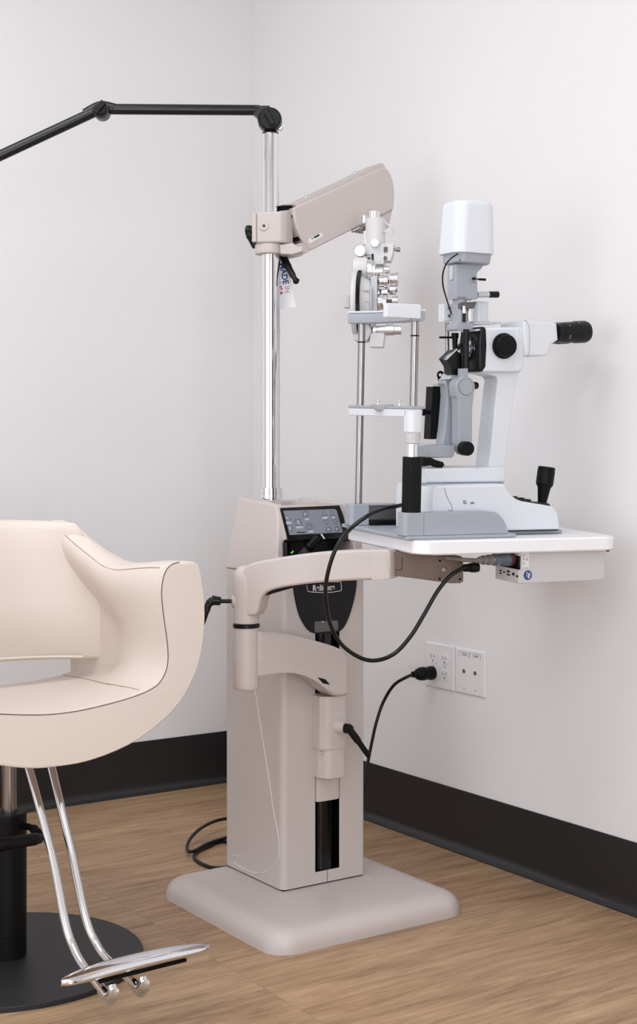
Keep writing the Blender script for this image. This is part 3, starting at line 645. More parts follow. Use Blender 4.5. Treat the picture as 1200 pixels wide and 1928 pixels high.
# sliding base body
VS0, VS1 = 0.062, 0.222
top_s = lu(870, 916, VS0)[2]
body = [(815, 1004), (815, 944), (816, 930), (819, 918), (826, 914)] + [(950, 911.5)] + c2([(955, 919), (963, 930), (974, 939.5), (985, 944)], 3) + [(1028, 951), (1040, 953.5)] + c2([(1046, 957), (1051, 966), (1054, 980), (1055, 998)], 3)
o = L.out(1, VS0, body); o = [(x, max(0.0095, y)) for x, y in o]
b = MB().prism(o, 1, VS0, VS1, 0.011, 4)
sb = lp('sliding_base', b, 'white')
b = MB().prism([(o[0][0] + 0.004, 0.0078), (o[-1][0] - 0.002, 0.0078), (o[-1][0] - 0.002, 0.0105), (o[0][0] + 0.004, 0.0105)], 1, VS0 + 0.004, VS1 - 0.004); lp('base_gap', b, 'matte_black', sb)
b = MB().tube([(*lu(x, y, VS0)[:1], VS0 - 0.0002, lu(x, y, VS0)[2]) for x, y in ((837, 918), (840, 930), (845, 942), (851, 952), (852, 961))], 0.0005, 5, 6); lp('cover_seam', b, 'dark_grey', sb)
b = MB().tube([(lu(x, y, VS0)[0], VS0 - 0.0002, lu(x, y, VS0)[2]) for x, y in ((845, 959.5), (848, 961.5), (852, 961.5))], 0.0005, 5, 6); lp('cover_latch', b, 'dark_grey', sb)
for tx, x, y, sz in (('SL', 876, 945.7, 0.0105), ('200', 889.5, 947.2, 0.0062)):
    q = lu(x, y, VS0); f = Fr((q[0], VS0 - 0.0003, q[2]), (1, 0, 0), (0, 0, 1), (0, -1, 0))
    lp('model_lettering', text_mesh(tx, sz, f, 0.0002, bold=0.00005), 'print_black', sb, wn=False)
# cross slide and microscope arm
b = pr([(803, 882), (922, 880), (952, 880), (952, 908), (803, 909)], 0.10, 0.20, 0.005, 3); sl = lp('cross_slide', b, 'white')
b = MB().prism(L.out(1, 0.098, [(804, 908), (952, 906.5), (952, 914), (804, 914)]), 1, 0.106, 0.2); lp('slide_gap', b, 'grey', sl)
VA0, VA1 = 0.128, 0.184
oa = [(928, 903), (920, 884)] + c2([(921, 878), (924, 850), (929, 800), (935, 740), (938, 716)], 3) + [(934, 709), (915, 704), (904, 702), (906, 696), (985, 694), (978, 705)] + c2([(975, 712), (969, 745), (962, 800), (956, 850), (951, 884)], 3) + [(951, 904)]
b = MB().prism(L.out(1, VA0, oa), 1, VA0, VA1, 0.007, 3); marm = lp('microscope_arm', b, 'white', smooth=50)
q = lu(962, 811, VA0); b = MB().box((q[0] - 0.0006, VA0 + 0.015, q[2] - 0.007), (q[0] + 0.0022, VA0 + 0.03, q[2] + 0.007)); lp('arm_label', b, 'navy', marm)
# joystick
b = MB(); vj = 0.12
pts = L.out(1, VS0 + 0.02, [(971, 938), (985, 944), (1030, 950), (1037, 952), (1026, 946), (1008, 944.5), (1000, 946), (990, 940), (985, 938.5), (982, 940), (975, 936)])
qj = lu(1021, 948, vj); zj = lu(1021, 950, VS0)[2]
def ramp(u): return zj + 0.0
js = L.out(1, VS0 + 0.03, [(970, 941), (972, 937), (984, 941), (1000, 945), (1030, 947), (1038, 952), (1030, 956), (1010, 956), (985, 951)])
b.prism(js, 1, VS0 + 0.03, VS1 - 0.03, 0.002, 2)
for x, y in ((973, 936.5), (986, 939), (998, 942)):
    q = lu(x, y, VS0 + 0.035); b.box((q[0] - 0.004, VS0 + 0.035, q[2] - 0.004), (q[0] + 0.004, VS0 + 0.05, q[2] + 0.002), 0.001, 1)
joy = lp('joystick_plate', b, 'charcoal')
jb, jm0, jm1, jt = lu(1021, 948, vj), lu(1024, 918, vj), lu(1025, 914, vj), lu(1030, 879, vj)
ax = (jt - jb).normalized(); Ln = (jt - jb).length; s2 = depth(L.wor(jb)) / FOC
b = MB(); b.lathe([(15 * s2, -0.002), (14 * s2, 0.001), (8.5 * s2, 0.003), (8.8 * s2, 0.006), (12.5 * s2, Ln * 0.44), (15.8 * s2, Ln * 0.5), (16.5 * s2, Ln * 0.56), (16.6 * s2, Ln * 0.90), (15.8 * s2, Ln * 0.915), (16.4 * s2, Ln * 0.93), (16.2 * s2, Ln * 0.98), (14.5 * s2, Ln)], jb, ax, 32); lp('joystick', b, 'matte_black')
# microscope
VF0, VF1 = 0.112, 0.192
b = pr([(905, 619), (915, 617), (982, 615), (988, 618), (989, 630), (987, 690), (984, 699), (976, 701), (910, 701), (905, 699)], VF0, VF1, 0.006, 3); mic = lp('microscope_body', b, 'white')
b = pr([(971, 615), (988, 617), (989, 630), (987, 690), (984, 699), (971, 700)], VF0 - 0.0012, VF1 + 0.0012, 0.005, 3); lp('rear_housing', b, 'white', mic)
b = pr([(906, 619), (909, 615), (914, 615), (918, 620), (919, 650), (917, 692), (911, 700), (905, 700), (903, 690), (903, 640)], VF0 - 0.001, VF1 + 0.002, 0.007, 3)
shr = lp('front_shroud', b, 'black', mic)
qs = lu(903.5, 655, VF0)
b = MB(); vl = (VF0 + VF1) / 2 + 0.001; b.lathe([(0.027, 0), (0.027, 0.004), (0.0245, 0.0085), (0.021, 0.009), (0.0205, 0.004)], (qs[0] + 0.004, vl, qs[2]), (-1, 0, 0), 40, cap=False); lp('lens_barrel', b, 'gloss_black', shr)
b = MB(); b.lathe([(0.0205, 0.003), (0.017, 0.0058), (0.011, 0.0075), (0.004, 0.0082)], (qs[0] + 0.004, vl, qs[2]), (-1, 0, 0), 36); lp('objective_lens', b, 'lens', shr)
q = lu(947.5, 651.5, VF0); b = MB(); kr = 24.2 * depth(L.wor(q)) / FOC
b.lathe([(kr * 0.92, -0.002), (kr, 0.001), (kr, 0.006), (kr * 0.97, 0.0075), (kr * 0.88, 0.008), (kr * 0.86, 0.017), (kr * 0.80, 0.0195), (kr * 0.7, 0.020)], (q[0], VF0, q[2]), (0, -1, 0), 40); lp('magnification_knob', b, 'matte_black', mic)
pb_ = [(986, 607), (991, 603.5), (1000, 603), (1040, 606.5), (1050, 609), (1052.5, 640), (1046, 645), (1040, 649), (1034, 663), (1030, 670.5), (996, 671), (989, 670), (987, 650)]
b = pr(pb_, VF0 - 0.006, VF1 + 0.006, 0.006, 3); bino = lp('binocular_prism', b, 'white', mic)
b = MB().prism(L.out(1, VF0 - 0.0062, c2([(991, 603), (996, 612), (998, 630), (997.5, 655), (995.5, 671)], 4) + c2([(994.7, 671), (996.7, 655), (997.2, 630), (995.2, 612), (990.2, 603)], 4)), 1, VF0 - 0.0066, VF0); lp('prism_seam', b, 'grey', bino)
for dv in (0.0, 0.064):
    a_, e_ = lu(1046, 627, VF0 + 0.02), lu(1106.5, 624.5, VF0 + 0.02); sk_ = depth(L.wor(e_)) / FOC; Le = (e_ - a_).length
    b = MB(); b.lathe([(17.5 * sk_, 0), (18.2 * sk_, Le * 0.13), (18.8 * sk_, Le * 0.17), (19.6 * sk_, Le * 0.24), (19.6 * sk_, Le * 0.55), (20.8 * sk_, Le * 0.58), (20.9 * sk_, Le * 0.9), (18.5 * sk_, Le * 0.985), (15 * sk_, Le), (13.5 * sk_, Le * 0.96)], (a_[0], a_[1] + dv - 0.0, a_[2]), (e_ - a_), 36)
    ey = lp('eyepiece', b, 'black', bino)
    b = MB(); b.lathe([(13.6 * sk_, Le * 0.955), (6 * sk_, Le * 0.962)], (a_[0], a_[1] + dv, a_[2]), (e_ - a_), 28); lp('eye_lens', b, 'lens', ey)
    if dv == 0:
        for t_, ang in ((0.3, 40), (0.62, 55), (0.3, -20), (0.3, -32)):
            d_ = Vector((0, -math.cos(math.radians(ang)), math.sin(math.radians(ang)))); pc = a_ + (e_ - a_) * t_
            b = MB(); b.ball(pc + d_ * (19.8 if t_ < 0.5 else 20.8) * sk_, 0.0011, seg=10); lp('scale_dot', b, 'print_white', ey)
b = pr([(892, 607), (905, 605), (944, 606), (946, 609), (930, 611), (905, 612), (892, 611)], VM - 0.004, VM + 0.02, 0.001, 1); lp('tower_bracket_plate', b, 'pale')
# illumination arm
b = pr([(800, 841), (804, 838.5), (857, 839), (857, 856), (853, 861.5), (804, 862.5), (800, 860)], 0.118, 0.198, 0.003, 2); il = lp('illumination_base', b, 'grey')
b = pr([(796, 838), (811, 836.5), (812, 839.5), (796, 841)], 0.13, 0.19, 0.001, 1); lp('base_cap', b, 'pale', il)
b = pr([(797, 862), (812, 861), (822, 866), (836, 870), (838.5, 876), (834, 881), (826, 880), (818, 876), (797, 878.5)], 0.105, 0.13, 0.003, 2); lp('locking_lever', b, 'matte_black', il)
fa_ = [(833, 838), (838, 805), (841, 770), (843, 745), (842, 728)] + [(838, 722), (840, 713), (850, 708), (862, 707), (868, 714), (872, 740), (870, 770), (868, 800), (866, 839), (862, 841), (836, 841)]
b = pr(fa_, 0.168, 0.20, 0.004, 3); lp('rear_lamp_arm', b, 'grey')
ang = [i * PI / 10 for i in range(-1, 12)]
fr_ = [(877 + 19 * math.cos(t), 728 - 19.5 * math.sin(t)) for t in ang] + c2([(860, 745), (863, 752), (864, 770), (864, 800), (864, 830), (867, 846), (874, 856), (884, 857)], 3) + c2([(890, 850), (890.5, 830), (890.5, 790), (891, 765), (893, 750)], 3)
b = pr(fr_, 0.112, 0.142, 0.004, 3); fa2 = lp('front_lamp_arm', b, 'grey')
q = lu(878, 728.5, 0.112); b = MB(); b.lathe([(0.0165, -0.001), (0.0165, 0.0008), (0.0158, 0.0014)], (q[0], 0.112, q[2]), (0, -1, 0), 36); lp('pivot_cap', b, 'grey', fa2)
b = MB(); b.tube([(q[0] + 0.0167 * math.cos(t * PI / 16), 0.1114, q[2] + 0.0167 * math.sin(t * PI / 16)) for t in range(32)], 0.0004, 1, 6, True); lp('cap_groove', b, 'dark_grey', fa2)
q = lu(898, 726, 0.155); b = MB(); b.cyl((q[0] - 0.012, 0.155, q[2]), (q[0] + 0.002, 0.155, q[2]), 0.0085, 0.007, 0.002); lp('tilt_knob', b, 'black', fa2)
q = lu(884.5, 845, 0.085); b = MB(); b.lathe([(0.0125, 0), (0.0145, 0.003), (0.0145, 0.02), (0.0138, 0.0225), (0.011, 0.0235)], (q[0], 0.112, q[2]), (0, -1, 0), 32); lp('slit_width_knob', b, 'matte_black', fa2)
b = pr([(869, 694), (882, 693.5), (882, 712), (869, 712)], 0.12, 0.135, 0.001, 1); lp('tube_clamp', b, 'grey', fa2)
b = pr([(851, 703), (866, 702), (872, 714), (846, 714)], 0.15, 0.19, 0.002, 1); lp('arm_saddle', b, 'pale', fa2)
# prism tubes and mirror
tw = MB()
qa, qb = lu(878, 700, 0.13), lu(878, 620, 0.13); tw.cyl(qa, qb, 0.0062); qa, qb = lu(874, 606, 0.13), lu(874.5, 590, 0.13); tw.cyl(qa, qb, 0.0035)
tubes = lp('light_guide_tube', tw, 'black')
b = MB(); b.cyl(lu(874.3, 590, 0.13), lu(874.3, 582, 0.13), 0.0038); b.cyl(lu(874, 584, 0.13), lu(874, 576, 0.13), 0.003); lp('guide_sleeve', b, 'satin', tubes)
b = MB(); b.cyl(lu(857, 628, VM), lu(857, 664, VM), 0.0065, 0.0045); b.cyl(lu(857, 627, VM), lu(857, 636, VM), 0.0075); b.cyl(lu(828, 635.3, VM), lu(856, 635.3, VM), 0.0022); lp('mirror_stem', b, 'matte_black', tubes)
b = pr([(840.5, 675), (858, 658), (870, 667), (871, 688), (868, 703), (851, 704), (850, 690)], VM - 0.014, VM + 0.018, 0.001, 1); mir = lp('mirror_block', b, 'black')
b = pr([(839.5, 675.5), (861, 656), (863, 657.5), (842, 678)], VM - 0.0148, VM - 0.004, 0.0005, 1); lp('mirror_face', b, 'lens', mir)
b = pr([(860, 657), (871, 645), (875, 648), (864, 660)], VM - 0.006, VM + 0.006, 0.001, 1); lp('mirror_bracket', b, 'black', mir)
b = pr([(852, 690), (870, 689), (870, 706), (852, 706)], VM - 0.012, VM + 0.012, 0.001, 1); lp('mirror_foot', b, 'black', mir)
# collar, column and lamp house
b = pr([(862, 611), (865, 607), (876, 607), (888, 608), (893, 610), (891, 620), (882, 621.5), (868, 622.5), (863, 622.5), (861, 619)], VM - 0.024, VM + 0.02, 0.002, 2); col = lp('tower_collar', b, 'grey')
b = MB(); q = lu(866, 560, VM); z0, z1 = lu(866, 610, VM)[2], lu(866, 560, VM)[2]; b.lathe([(0.0155, z0), (0.0155, z0 + 0.006), (0.0145, z0 + 0.0065), (0.0145, z1)], (q[0], VM, 0), (0, 0, 1), 32); lp('tower_tube', b, 'grey', col)
b = pr([(867, 571), (872, 569), (893, 568), (899, 568.5), (893, 581), (874, 583), (867, 580)], VM - 0.02, VM + 0.004, 0.001, 1); lp('tower_cross_clamp', b, 'dark_grey', col)
b = MB(); q = lu(884, 590, VM - 0.01); za, zb = lu(884, 605, VM - 0.01)[2], lu(884, 582, VM - 0.01)[2]; b.lathe([(0.0062, za), (0.0062, zb - 0.004), (0.0075, zb - 0.003), (0.0075, zb)], (q[0], VM - 0.012, 0), (0, 0, 1), 24); q = lu(888, 566, VM - 0.01); b.cyl((q[0], VM - 0.012, zb), (q[0], VM - 0.012, zb + 0.02), 0.0016, seg=12); lp('centring_pin', b, 'satin', col)
b = MB(); q = lu(901, 590, VM + 0.03); za, zb = lu(901, 607, VM + 0.03)[2], lu(901, 568.5, VM + 0.03)[2]; b.lathe([(0.0225, za), (0.0225, za + 0.006), (0.0205, za + 0.0065), (0.0205, zb - 0.001), (0.0195, zb)], (q[0], VM + 0.03, 0), (0, 0, 1), 36); lp('filter_drum', b, 'white', col)
nk = [(859, 497), (914, 496), (908, 505), (899, 514), (899.5, 530), (900, 549), (900, 563), (895, 564), (876, 564), (875, 562), (859, 562.5)]
b = pr(nk, VM - 0.018, VM + 0.018, 0.006, 3); nck = lp('lamp_neck', b, 'grey')
q0, q1 = lu(861, 559.3, VM - 0.018), lu(879, 559.3, VM - 0.018); b = MB().box((q0[0] + 0.001, VM - 0.0185, q0[2] - 0.0006), (q1[0], VM + 0.02, q0[2] + 0.0006)); lp('neck_groove', b, 'dark_grey', nck)
b = MB(); q0, q1, q2 = lu(893, 524.5, VM - 0.024), lu(903, 526, VM - 0.028), lu(915, 526.5, VM - 0.03); b.cyl((q0[0], VM - 0.02, q0[2]), (q0[0], VM - 0.027, q0[2]), 0.0028, seg=16); b.cyl(q0, q1, 0.0013, seg=12); b.cyl(q1 - Vector((0.002, 0, 0)), q2, 0.0024, 0.0026, 0.0006, 16); lp('filter_lever', b, 'black', nck)
b = MB(); q = lu(892, 531.3, VM - 0.0222); b.lathe([(0.0014, 0), (0.0014, 0.0006)], (q[0], VM - 0.0218, q[2]), (0, -1, 0), 12); lp('red_mark', b, 'red', nck)
b = MB(); q0, q1, q2 = lu(899, 555, VM - 0.005), lu(920, 554.5, VM - 0.005), lu(938.5, 554.5, VM - 0.005); b.cyl(q0, q1, 0.0062); h = lp('aperture_shaft', b, 'pale', nck)
b = MB(); b.cyl(q1, q2, 0.0066, 0.0068, 0.0012); lp('aperture_knob', b, 'black', h)
b = MB(); q = lu(849.5, 514, VM); b.box((q[0] - 0.0008, VM - 0.006, lu(849, 527, VM)[2]), (q[0] + 0.002, VM + 0.006, lu(849, 500, VM)[2]), 0.0008, 1); lp('scale_window', b, 'pale', nck)
# grey tray and white lamp cap: rounded square sections
def house(rows, m, name, parent=None, um=None):
    rg = []
    for hw, hv, r, w, uc in rows: rg.append([(p[0] + uc, p[1] + VM, w) for p in rrect(-hw, -hv, hw, hv, r, 7)])
    return lp(name, MB().loft(rg), m, parent, smooth=50)
def wy(y): return lu(880, y, VM)[2]
uc = lu(880, 440, VM)[0]
house([(0.039, 0.036, 0.022, wy(499), uc), (0.0425, 0.040, 0.024, wy(496), uc), (0.0435, 0.041, 0.024, wy(481), uc + 0.001), (0.0435, 0.041, 0.024, wy(477), uc + 0.001)], 'grey', 'lamp_tray')
house([(0.0475, 0.047, 0.026, wy(480), uc - 0.0015), (0.0485, 0.048, 0.026, wy(478), uc - 0.0015), (0.0470, 0.0465, 0.026, wy(440), uc - 0.001), (0.0450, 0.0445, 0.026, wy(392), uc), (0.0435, 0.043, 0.026, wy(386), uc), (0.040, 0.0395, 0.026, wy(382), uc), (0.030, 0.030, 0.024, wy(380), uc), (0.012, 0.012, 0.011, wy(379.3), uc)], 'white', 'lamp_cap')
b = MB(); b.tube([lu(862, 478, VM - 0.035), lu(848, 488, VM - 0.04), lu(839, 500, VM - 0.03), lu(834, 518, VM - 0.02), lu(835, 540, VM - 0.01), (lu(842, 565, VM - 0.01)), lu(850.5, 592, VM - 0.012)], 0.0016, 8, 10); lp('lamp_lead', b, 'rubber', lamp)
b = MB(); q = lu(866, 489.5, VM - 0.04); b.lathe([(0.0018, 0), (0.0018, 0.001)], (q[0], VM - 0.0405, q[2]), (0, -1, 0), 12); lp('screw', b, 'dark_grey', lamp)
# fixation target on its rod
VR = 0.215
b = MB(); b.cyl(lu(842.5, 607, VR), lu(842.5, 712, VR), 0.0046, seg=20); b.cyl(lu(842.5, 705, VR), lu(842.5, 730, VR), 0.0062, seg=20); rod = lp('accessory_rod', b, 'steel')
b = pr([(836, 572), (856, 571), (856, 604), (836, 605)], VR - 0.012, VR + 0.012, 0.001, 1); lp('rod_block', b, 'white', rod)
for y in (580, 594.5):
    b = MB(); q = lu(846, y, VR - 0.012); b.lathe([(0.0033, 0), (0.0033, 0.001), (0.0018, 0.0012)], (q[0], VR - 0.0122, q[2]), (0, -1, 0), 16); lp('screw', b, 'dark_grey', rod)
b = pr([(815, 727), (836, 727), (838, 745), (834, 827), (810, 827)], VR - 0.014, VR + 0.014, 0.001, 1); acc = lp('accessory_housing', b, 'matte_black', rod)
b = pr([(815, 722), (838, 722), (838, 728), (815, 728)], VR - 0.0142, VR + 0.0142, 0.001, 1); lp('housing_cap', b, 'pale', acc)
b = pr([(834, 786), (838, 786), (836, 806), (833, 806)], VR - 0.0145, VR, 0.0003, 1); lp('housing_label', b, 'label_white', acc)
b = MB(); q0, q1 = lu(816, 776, VR - 0.015), lu(805, 776, VR - 0.02); b.cyl((q0[0] + 0.006, VR, q0[2]), (q1[0], VR, q1[2]), 0.004); b.cyl((q1[0] + 0.005, VR, q1[2]), (q1[0] - 0.003, VR, q1[2]), 0.0075, None, 0.0015); lp('housing_knob', b, 'matte_black', acc)
b = MB(); q = lu(829.5, 706, VR); b.tube([(q[0] + 0.0062 * math.cos(t), VR, q[2] + 0.0062 * math.sin(t)) for t in [i * 2 * PI / 20 for i in range(20)]], 0.002, 1, 8, True, flat=1.6); q2 = lu(831, 721, VR); b.tube([(q[0] - 0.003, VR, q[2] - 0.006), (q2[0], VR, q2[2])], 0.004, 1, 10); lp('hanging_loop', b, 'black', acc)
# chin rest: two uprights, grip, chin bar and brow band
UC = 0.016
VN, VFAR = 0.043, 0.279
def upw(py, v): return L.on(1, v, 779.5 if v < 0.1 else 680, py)
un, uf = L.on(1, VN, 780, 700)[0], L.on(1, VFAR, 680, 700)[0]
rr_ = 7.4 * 2.73 / FOC
ch = bpy.data.objects.new('chin_rest', None); COL.objects.link(ch); ch.parent = lamp; ch.empty_display_size = 0.02
lp('upright', MB().cyl((un, VN, upw(862, VN)[2]), (un, VN, upw(596, VN)[2]), rr_, seg=32), 'steel', ch)
lp('upright', MB().cyl((uf, VFAR, upw(948, VFAR)[2]), (uf, VFAR, upw(606, VFAR)[2]), rr_, seg=32), 'steel', ch)
for uu, vv, y in ((un, VN, 633.5), (uf, VFAR, 645.5)):
    b = MB(); b.lathe([(rr_ + 0.0003, 0), (rr_ + 0.0009, 0.0006), (rr_ + 0.0009, 0.0022), (rr_ + 0.0003, 0.0028)], (uu, vv, upw(y, vv)[2]), (0, 0, 1), 32)
    lp('height_mark_ring', b, 'black', ch)
b = MB(); zt, zb = upw(860, VN)[2], upw(965, VN)[2]
n = 20; prof = []
for i in range(n * 3): 
    a_ = 2 * PI * i / (n * 3); r_ = 0.0188 if i % 3 else 0.0178
    prof.append((un + r_ * math.cos(a_), VN + r_ * math.sin(a_)))
b.prism(prof, 2, zb, zt, 0.001, 1); lp('ribbed_grip', b, 'matte_black', ch)
b = MB(); zt2 = upw(836, VN)[2]; b.cyl((un - 0.001, VN, zt), (un - 0.001, VN, zt2), 0.0115, seg=32); lp('lift_sleeve', b, 'satin', ch)
b = MB(); za, zm, zc = upw(836, VN)[2], upw(814, VN)[2], upw(770, VN)[2]
b.lathe([(0.0115, za), (0.0135, za + 0.002), (0.0148, zm - 0.002), (0.0148, zm)], (un + 0.001, VN, 0), (0, 0, 1), 32); lp('cup_skirt', b, 'pale', ch)
b = MB(); b.prism(rrect(un - 0.0145, VN - 0.0155, un + 0.0165, VN + 0.02, 0.012, 5), 2, zm, zc, 0.001, 1); b.prism(rrect(un - 0.0145, VN - 0.0, un + 0.0165, 0.306, 0.006, 4), 2, upw(785.5, VN)[2], zc, 0.002, 2); bar = lp('chin_bar', b, 'white', ch)
b = MB(); zs = upw(764.5, VN)[2]; b.prism(rrect(un - 0.0155, VN - 0.0165, un + 0.0175, 0.307, 0.006, 4), 2, zc, zs, 0.0006, 1); lp('bar_cover', b, 'grey', ch)
b = MB(); vc = (VN + VFAR) / 2 - 0.005; b.lathe([(0.004, zs - 0.0125), (0.012, zs - 0.011), (0.019, zs - 0.006), (0.024, zs + 0.002), (0.022, zs + 0.002), (0.016, zs - 0.003), (0.008, zs - 0.007)], (un - 0.010, vc, 0), (0, 0, 1), 32); lp('chin_cup', b, 'pale', ch)
for v_ in (vc - 0.062, vc + 0.03):
    b = MB(); b.cyl((un - 0.004, v_, zs), (un - 0.004, v_, zs + 0.0075), 0.0018, seg=12); b.ball((un - 0.004, v_, zs + 0.009), 0.0036, 1, 1, 0.8, 14)
    lp('paper_pin', b, 'chrome', ch)
# brow band: bowed strip between the uprights plus a white end block
bp = []
zb0, zb1 = 0.0, 0.0
wn_t, wn_b = upw(586, VN)[2], upw(605, VN)[2]; wf_t, wf_b = upw(588, VFAR)[2], upw(609, VFAR)[2]
rg = []
for i in range(13):
    t = i / 12; v_ = 0.305 + (0.022 - 0.305) * t; bow = 0.02 * (1 - (2 * t - 1) ** 2)
    tp = wf_t + (wn_t - wf_t) * t; bt = wf_b + (wn_b - wf_b) * t; u_ = un + bow - 0.004; hw = 0.015
    rg.append([(u_ - hw, v_, bt + 0.002), (u_ - hw + 0.002, v_, bt), (u_ + hw - 0.002, v_, bt), (u_ + hw, v_, bt + 0.002), (u_ + hw, v_, tp - 0.003), (u_ + hw - 0.003, v_, tp), (u_ - hw + 0.003, v_, tp), (u_ - hw, v_, tp - 0.003)])
b = MB().loft(rg); bb = lp('brow_band', b, 'grey', ch, smooth=50)
rg2 = [[(p[0], p[1], p[2] + (0.0008 if k in (5, 6) else 0)) for k, p in enumerate(r)] for r in rg]
b = MB().loft([[(r[5][0] + 0.003, r[5][1], r[5][2] - 0.0005), (r[5][0] + 0.003, r[5][1], r[5][2] + 0.003), (r[6][0] - 0.003, r[6][1], r[6][2] + 0.003), (r[6][0] - 0.003, r[6][1], r[6][2] - 0.0005)] for r in rg]); lp('band_cover', b, 'white', ch)
e0 = L.on(1, 0.018, 729, 586); e1 = L.on(1, 0.018, 794, 586); ez0 = L.on(1, 0.018, 760, 599)[2]; ez1 = L.on(1, 0.018, 760, 571.5)[2]
b = MB().box((e0[0], 0.018, ez0), (e1[0], 0.036, ez1), 0.003, 2); lp('band_end_block', b, 'white', ch)

# ------------------------------------------------------------------ black lead looping from the slit lamp to the bracket
lc = MB()
pts = [L.wor(L.on(1, 0.08, 757, 951)), L.wor(L.on(1, 0.06, 725, 958)), L.wor(L.on(1, 0.03, 695, 970)), atd(664, 992, 2.66), atd(640, 1020, 2.64), atd(624, 1055, 2.64), atd(614, 1100, 2.65), atd(615, 1140, 2.67), atd(624, 1180, 2.70), atd(645, 1215, 2.72), atd(680, 1239, 2.74), atd(712, 1243, 2.75), atd(745, 1229, 2.76), atd(775, 1196, 2.76), atd(800, 1155, 2.765), atd(825, 1112, 2.77), atd(850, 1083, 2.775), atd(874, 1069, 2.78)]
lc.tube(pts, 0.0041, 8, 14); 
cable = root('instrument_cable', Fr(pts[-1], (1, 0, 0), (0, 1, 0), (0, 0, 1)), 'black lead looping from the slit lamp down in front of the beige arm', 'cable')
lc.move(lambda c: c - pts[-1]); link('lead', lc, 'rubber', cable)
b = MB(); ca, cb = atd(872, 1069.5, 2.78), atd(901, 1068, 2.79); d_ = (cb - ca); b.lathe([(0.0055, 0), (0.0075, 0.002), (0.0082, 0.012), (0.0072, 0.0125), (0.0072, 0.0145), (0.0092, 0.015), (0.0105, 0.024), (0.0092, d_.length)], ca, d_, 22); b.move(lambda c: c - pts[-1]); link('lead_connector', b, 'black', cable)

# ------------------------------------------------------------------ handheld scope in the console well
hp_ = [W.on(1, -1.105, 572, 1040), W.on(1, -1.12, 583, 1028), W.on(1, -1.135, 596, 1014), W.on(1, -1.14, 603, 1008)]
sroot = root('retinoscope_handle', Fr(hp_[0], (1, 0, 0), (0, 1, 0), (0, 0, 1)), 'small black handheld scope with silver tip lying in the console well', 'handheld scope')
def hh(name, mb, m, p=None): mb.move(lambda c: c - hp_[0]); return link(name, mb, m, p or sroot)
b = MB(); b.tube([hp_[0] - (hp_[1] - hp_[0]) * 0.6, hp_[0], hp_[1]], 0.0085, 2, 18); hh('handle', b, 'dark_grey')
b = MB(); b.lathe([(0.010, 0), (0.0115, 0.004), (0.0115, 0.010), (0.010, 0.014), (0.0095, 0.03), (0.0075, 0.038)], hp_[1] - (hp_[2] - hp_[1]) * 0.25, hp_[2] - hp_[1], 24); hh('neck', b, 'black')
b = MB(); b.box(hp_[3] - Vector((0.008, 0.006, 0.006)), hp_[3] + Vector((0.004, 0.006, 0.003)), 0.003, 2); hh('head', b, 'matte_black')
b = MB(); b.cyl(W.on(1, -1.146, 604.5, 1005.5), W.on(1, -1.15, 611, 1014.5), 0.0022, seg=16); hh('silver_tip', b, 'satin')

# ------------------------------------------------------------------ paper card behind the pole
cd = Fr((PC.x, PC.y, 0), RGT, FWD, UP)
dk = PDp + 0.032
def con(x, y): return ((x - 510.7) * dk / FOC + 0.0, CAMH - (y - HY) * dk / FOC)
ctop = cd.wor((0.02, 0.032, con(530, 481)[1]))
def cpt(x, y): q = atd(x, y, dk); return q
CF = Fr(atd(530, 530, dk), RGT, UP, -FWD)
card = root('hang_card', CF, 'white paper card with blue and red lettering hanging behind the chrome pole', 'card')
o = [CF.on(2, 0, x, y) for x, y in ((507, 484), (541, 480), (557, 578), (512, 584))]
b = MB().prism([(p[0], p[1]) for p in o], 2, -0.0004, 0.0004); link('card_sheet', b, 'card', card)
ta = math.radians(-79)
def ctext(tx, x, y, size, m, bold=0.0, frm=None):
    q = CF.on(2, 0.0005, x, y); f = Fr((q[0], q[1], 0.0005), (math.cos(ta), math.sin(ta), 0), (-math.sin(ta), math.cos(ta), 0), (0, 0, 1))
    return link('lettering', text_mesh(tx, size, f, 0.0002, bold=bold), m, card, wn=False)
ctext('MADE', 534.5, 515, 0.0185, 'blue_print', 0.0006); ctext('IN', 540.5, 545, 0.0155, 'red_print', -0.00005); ctext('USA', 526, 544, 0.0175, 'red_print', 0.0005)

# ------------------------------------------------------------------ overhead lamp arm
OF = Fr((PC.x, PC.y, zp(253)), RGT, FWD, UP)
ol = root('overhead_lamp_arm', OF, 'slender black jointed lamp arm on top of the chrome pole, reaching out of view', 'lamp arm')
def ov(x, y, v=0.0):
    d = PDp + v; q = atd(x, y, d); return OF.loc(q)
b = MB(); b.lathe([(r_up * 0.98, 0), (r_up * 0.98, 0.003), (r_up * 0.7, 0.007), (r_up * 0.66, 0.012)], (0, 0, 0), (0, 0, 1), 32)
cpt_ = ov(508.5, 227)
kr2 = 22.8 * PDp / FOC
b.lathe([(kr2 * 0.9, -0.018), (kr2, -0.013), (kr2, 0.011), (kr2 * 0.9, 0.016)], (cpt_[0], 0, cpt_[2]), (0, -1, 0), 36); link('swivel_joint', b, 'lamp_black', ol)
b = MB(); b.lathe([(kr2 * 0.92, 0.0), (kr2 * 0.92, 0.004), (kr2 * 0.8, 0.007)], (cpt_[0], -0.015, cpt_[2]), (0, -1, 0), 36)
R = Matrix.Rotation(math.radians(-28), 4, 'Y').to_3x3()
b.box((cpt_[0] - 0.0065, -0.034, cpt_[2] - 0.018), (cpt_[0] + 0.0065, -0.019, cpt_[2] + 0.018), 0.003, 2, R); link('tension_knob', b, 'black', ol)
b = MB(); q = ov(529, 242); b.cyl((q[0] - 0.004, -0.004, q[2] - 0.004), (q[0] + 0.003, -0.004, q[2] + 0.003), 0.006, None, 0.001, 16); link('screw', b, 'satin', ol)
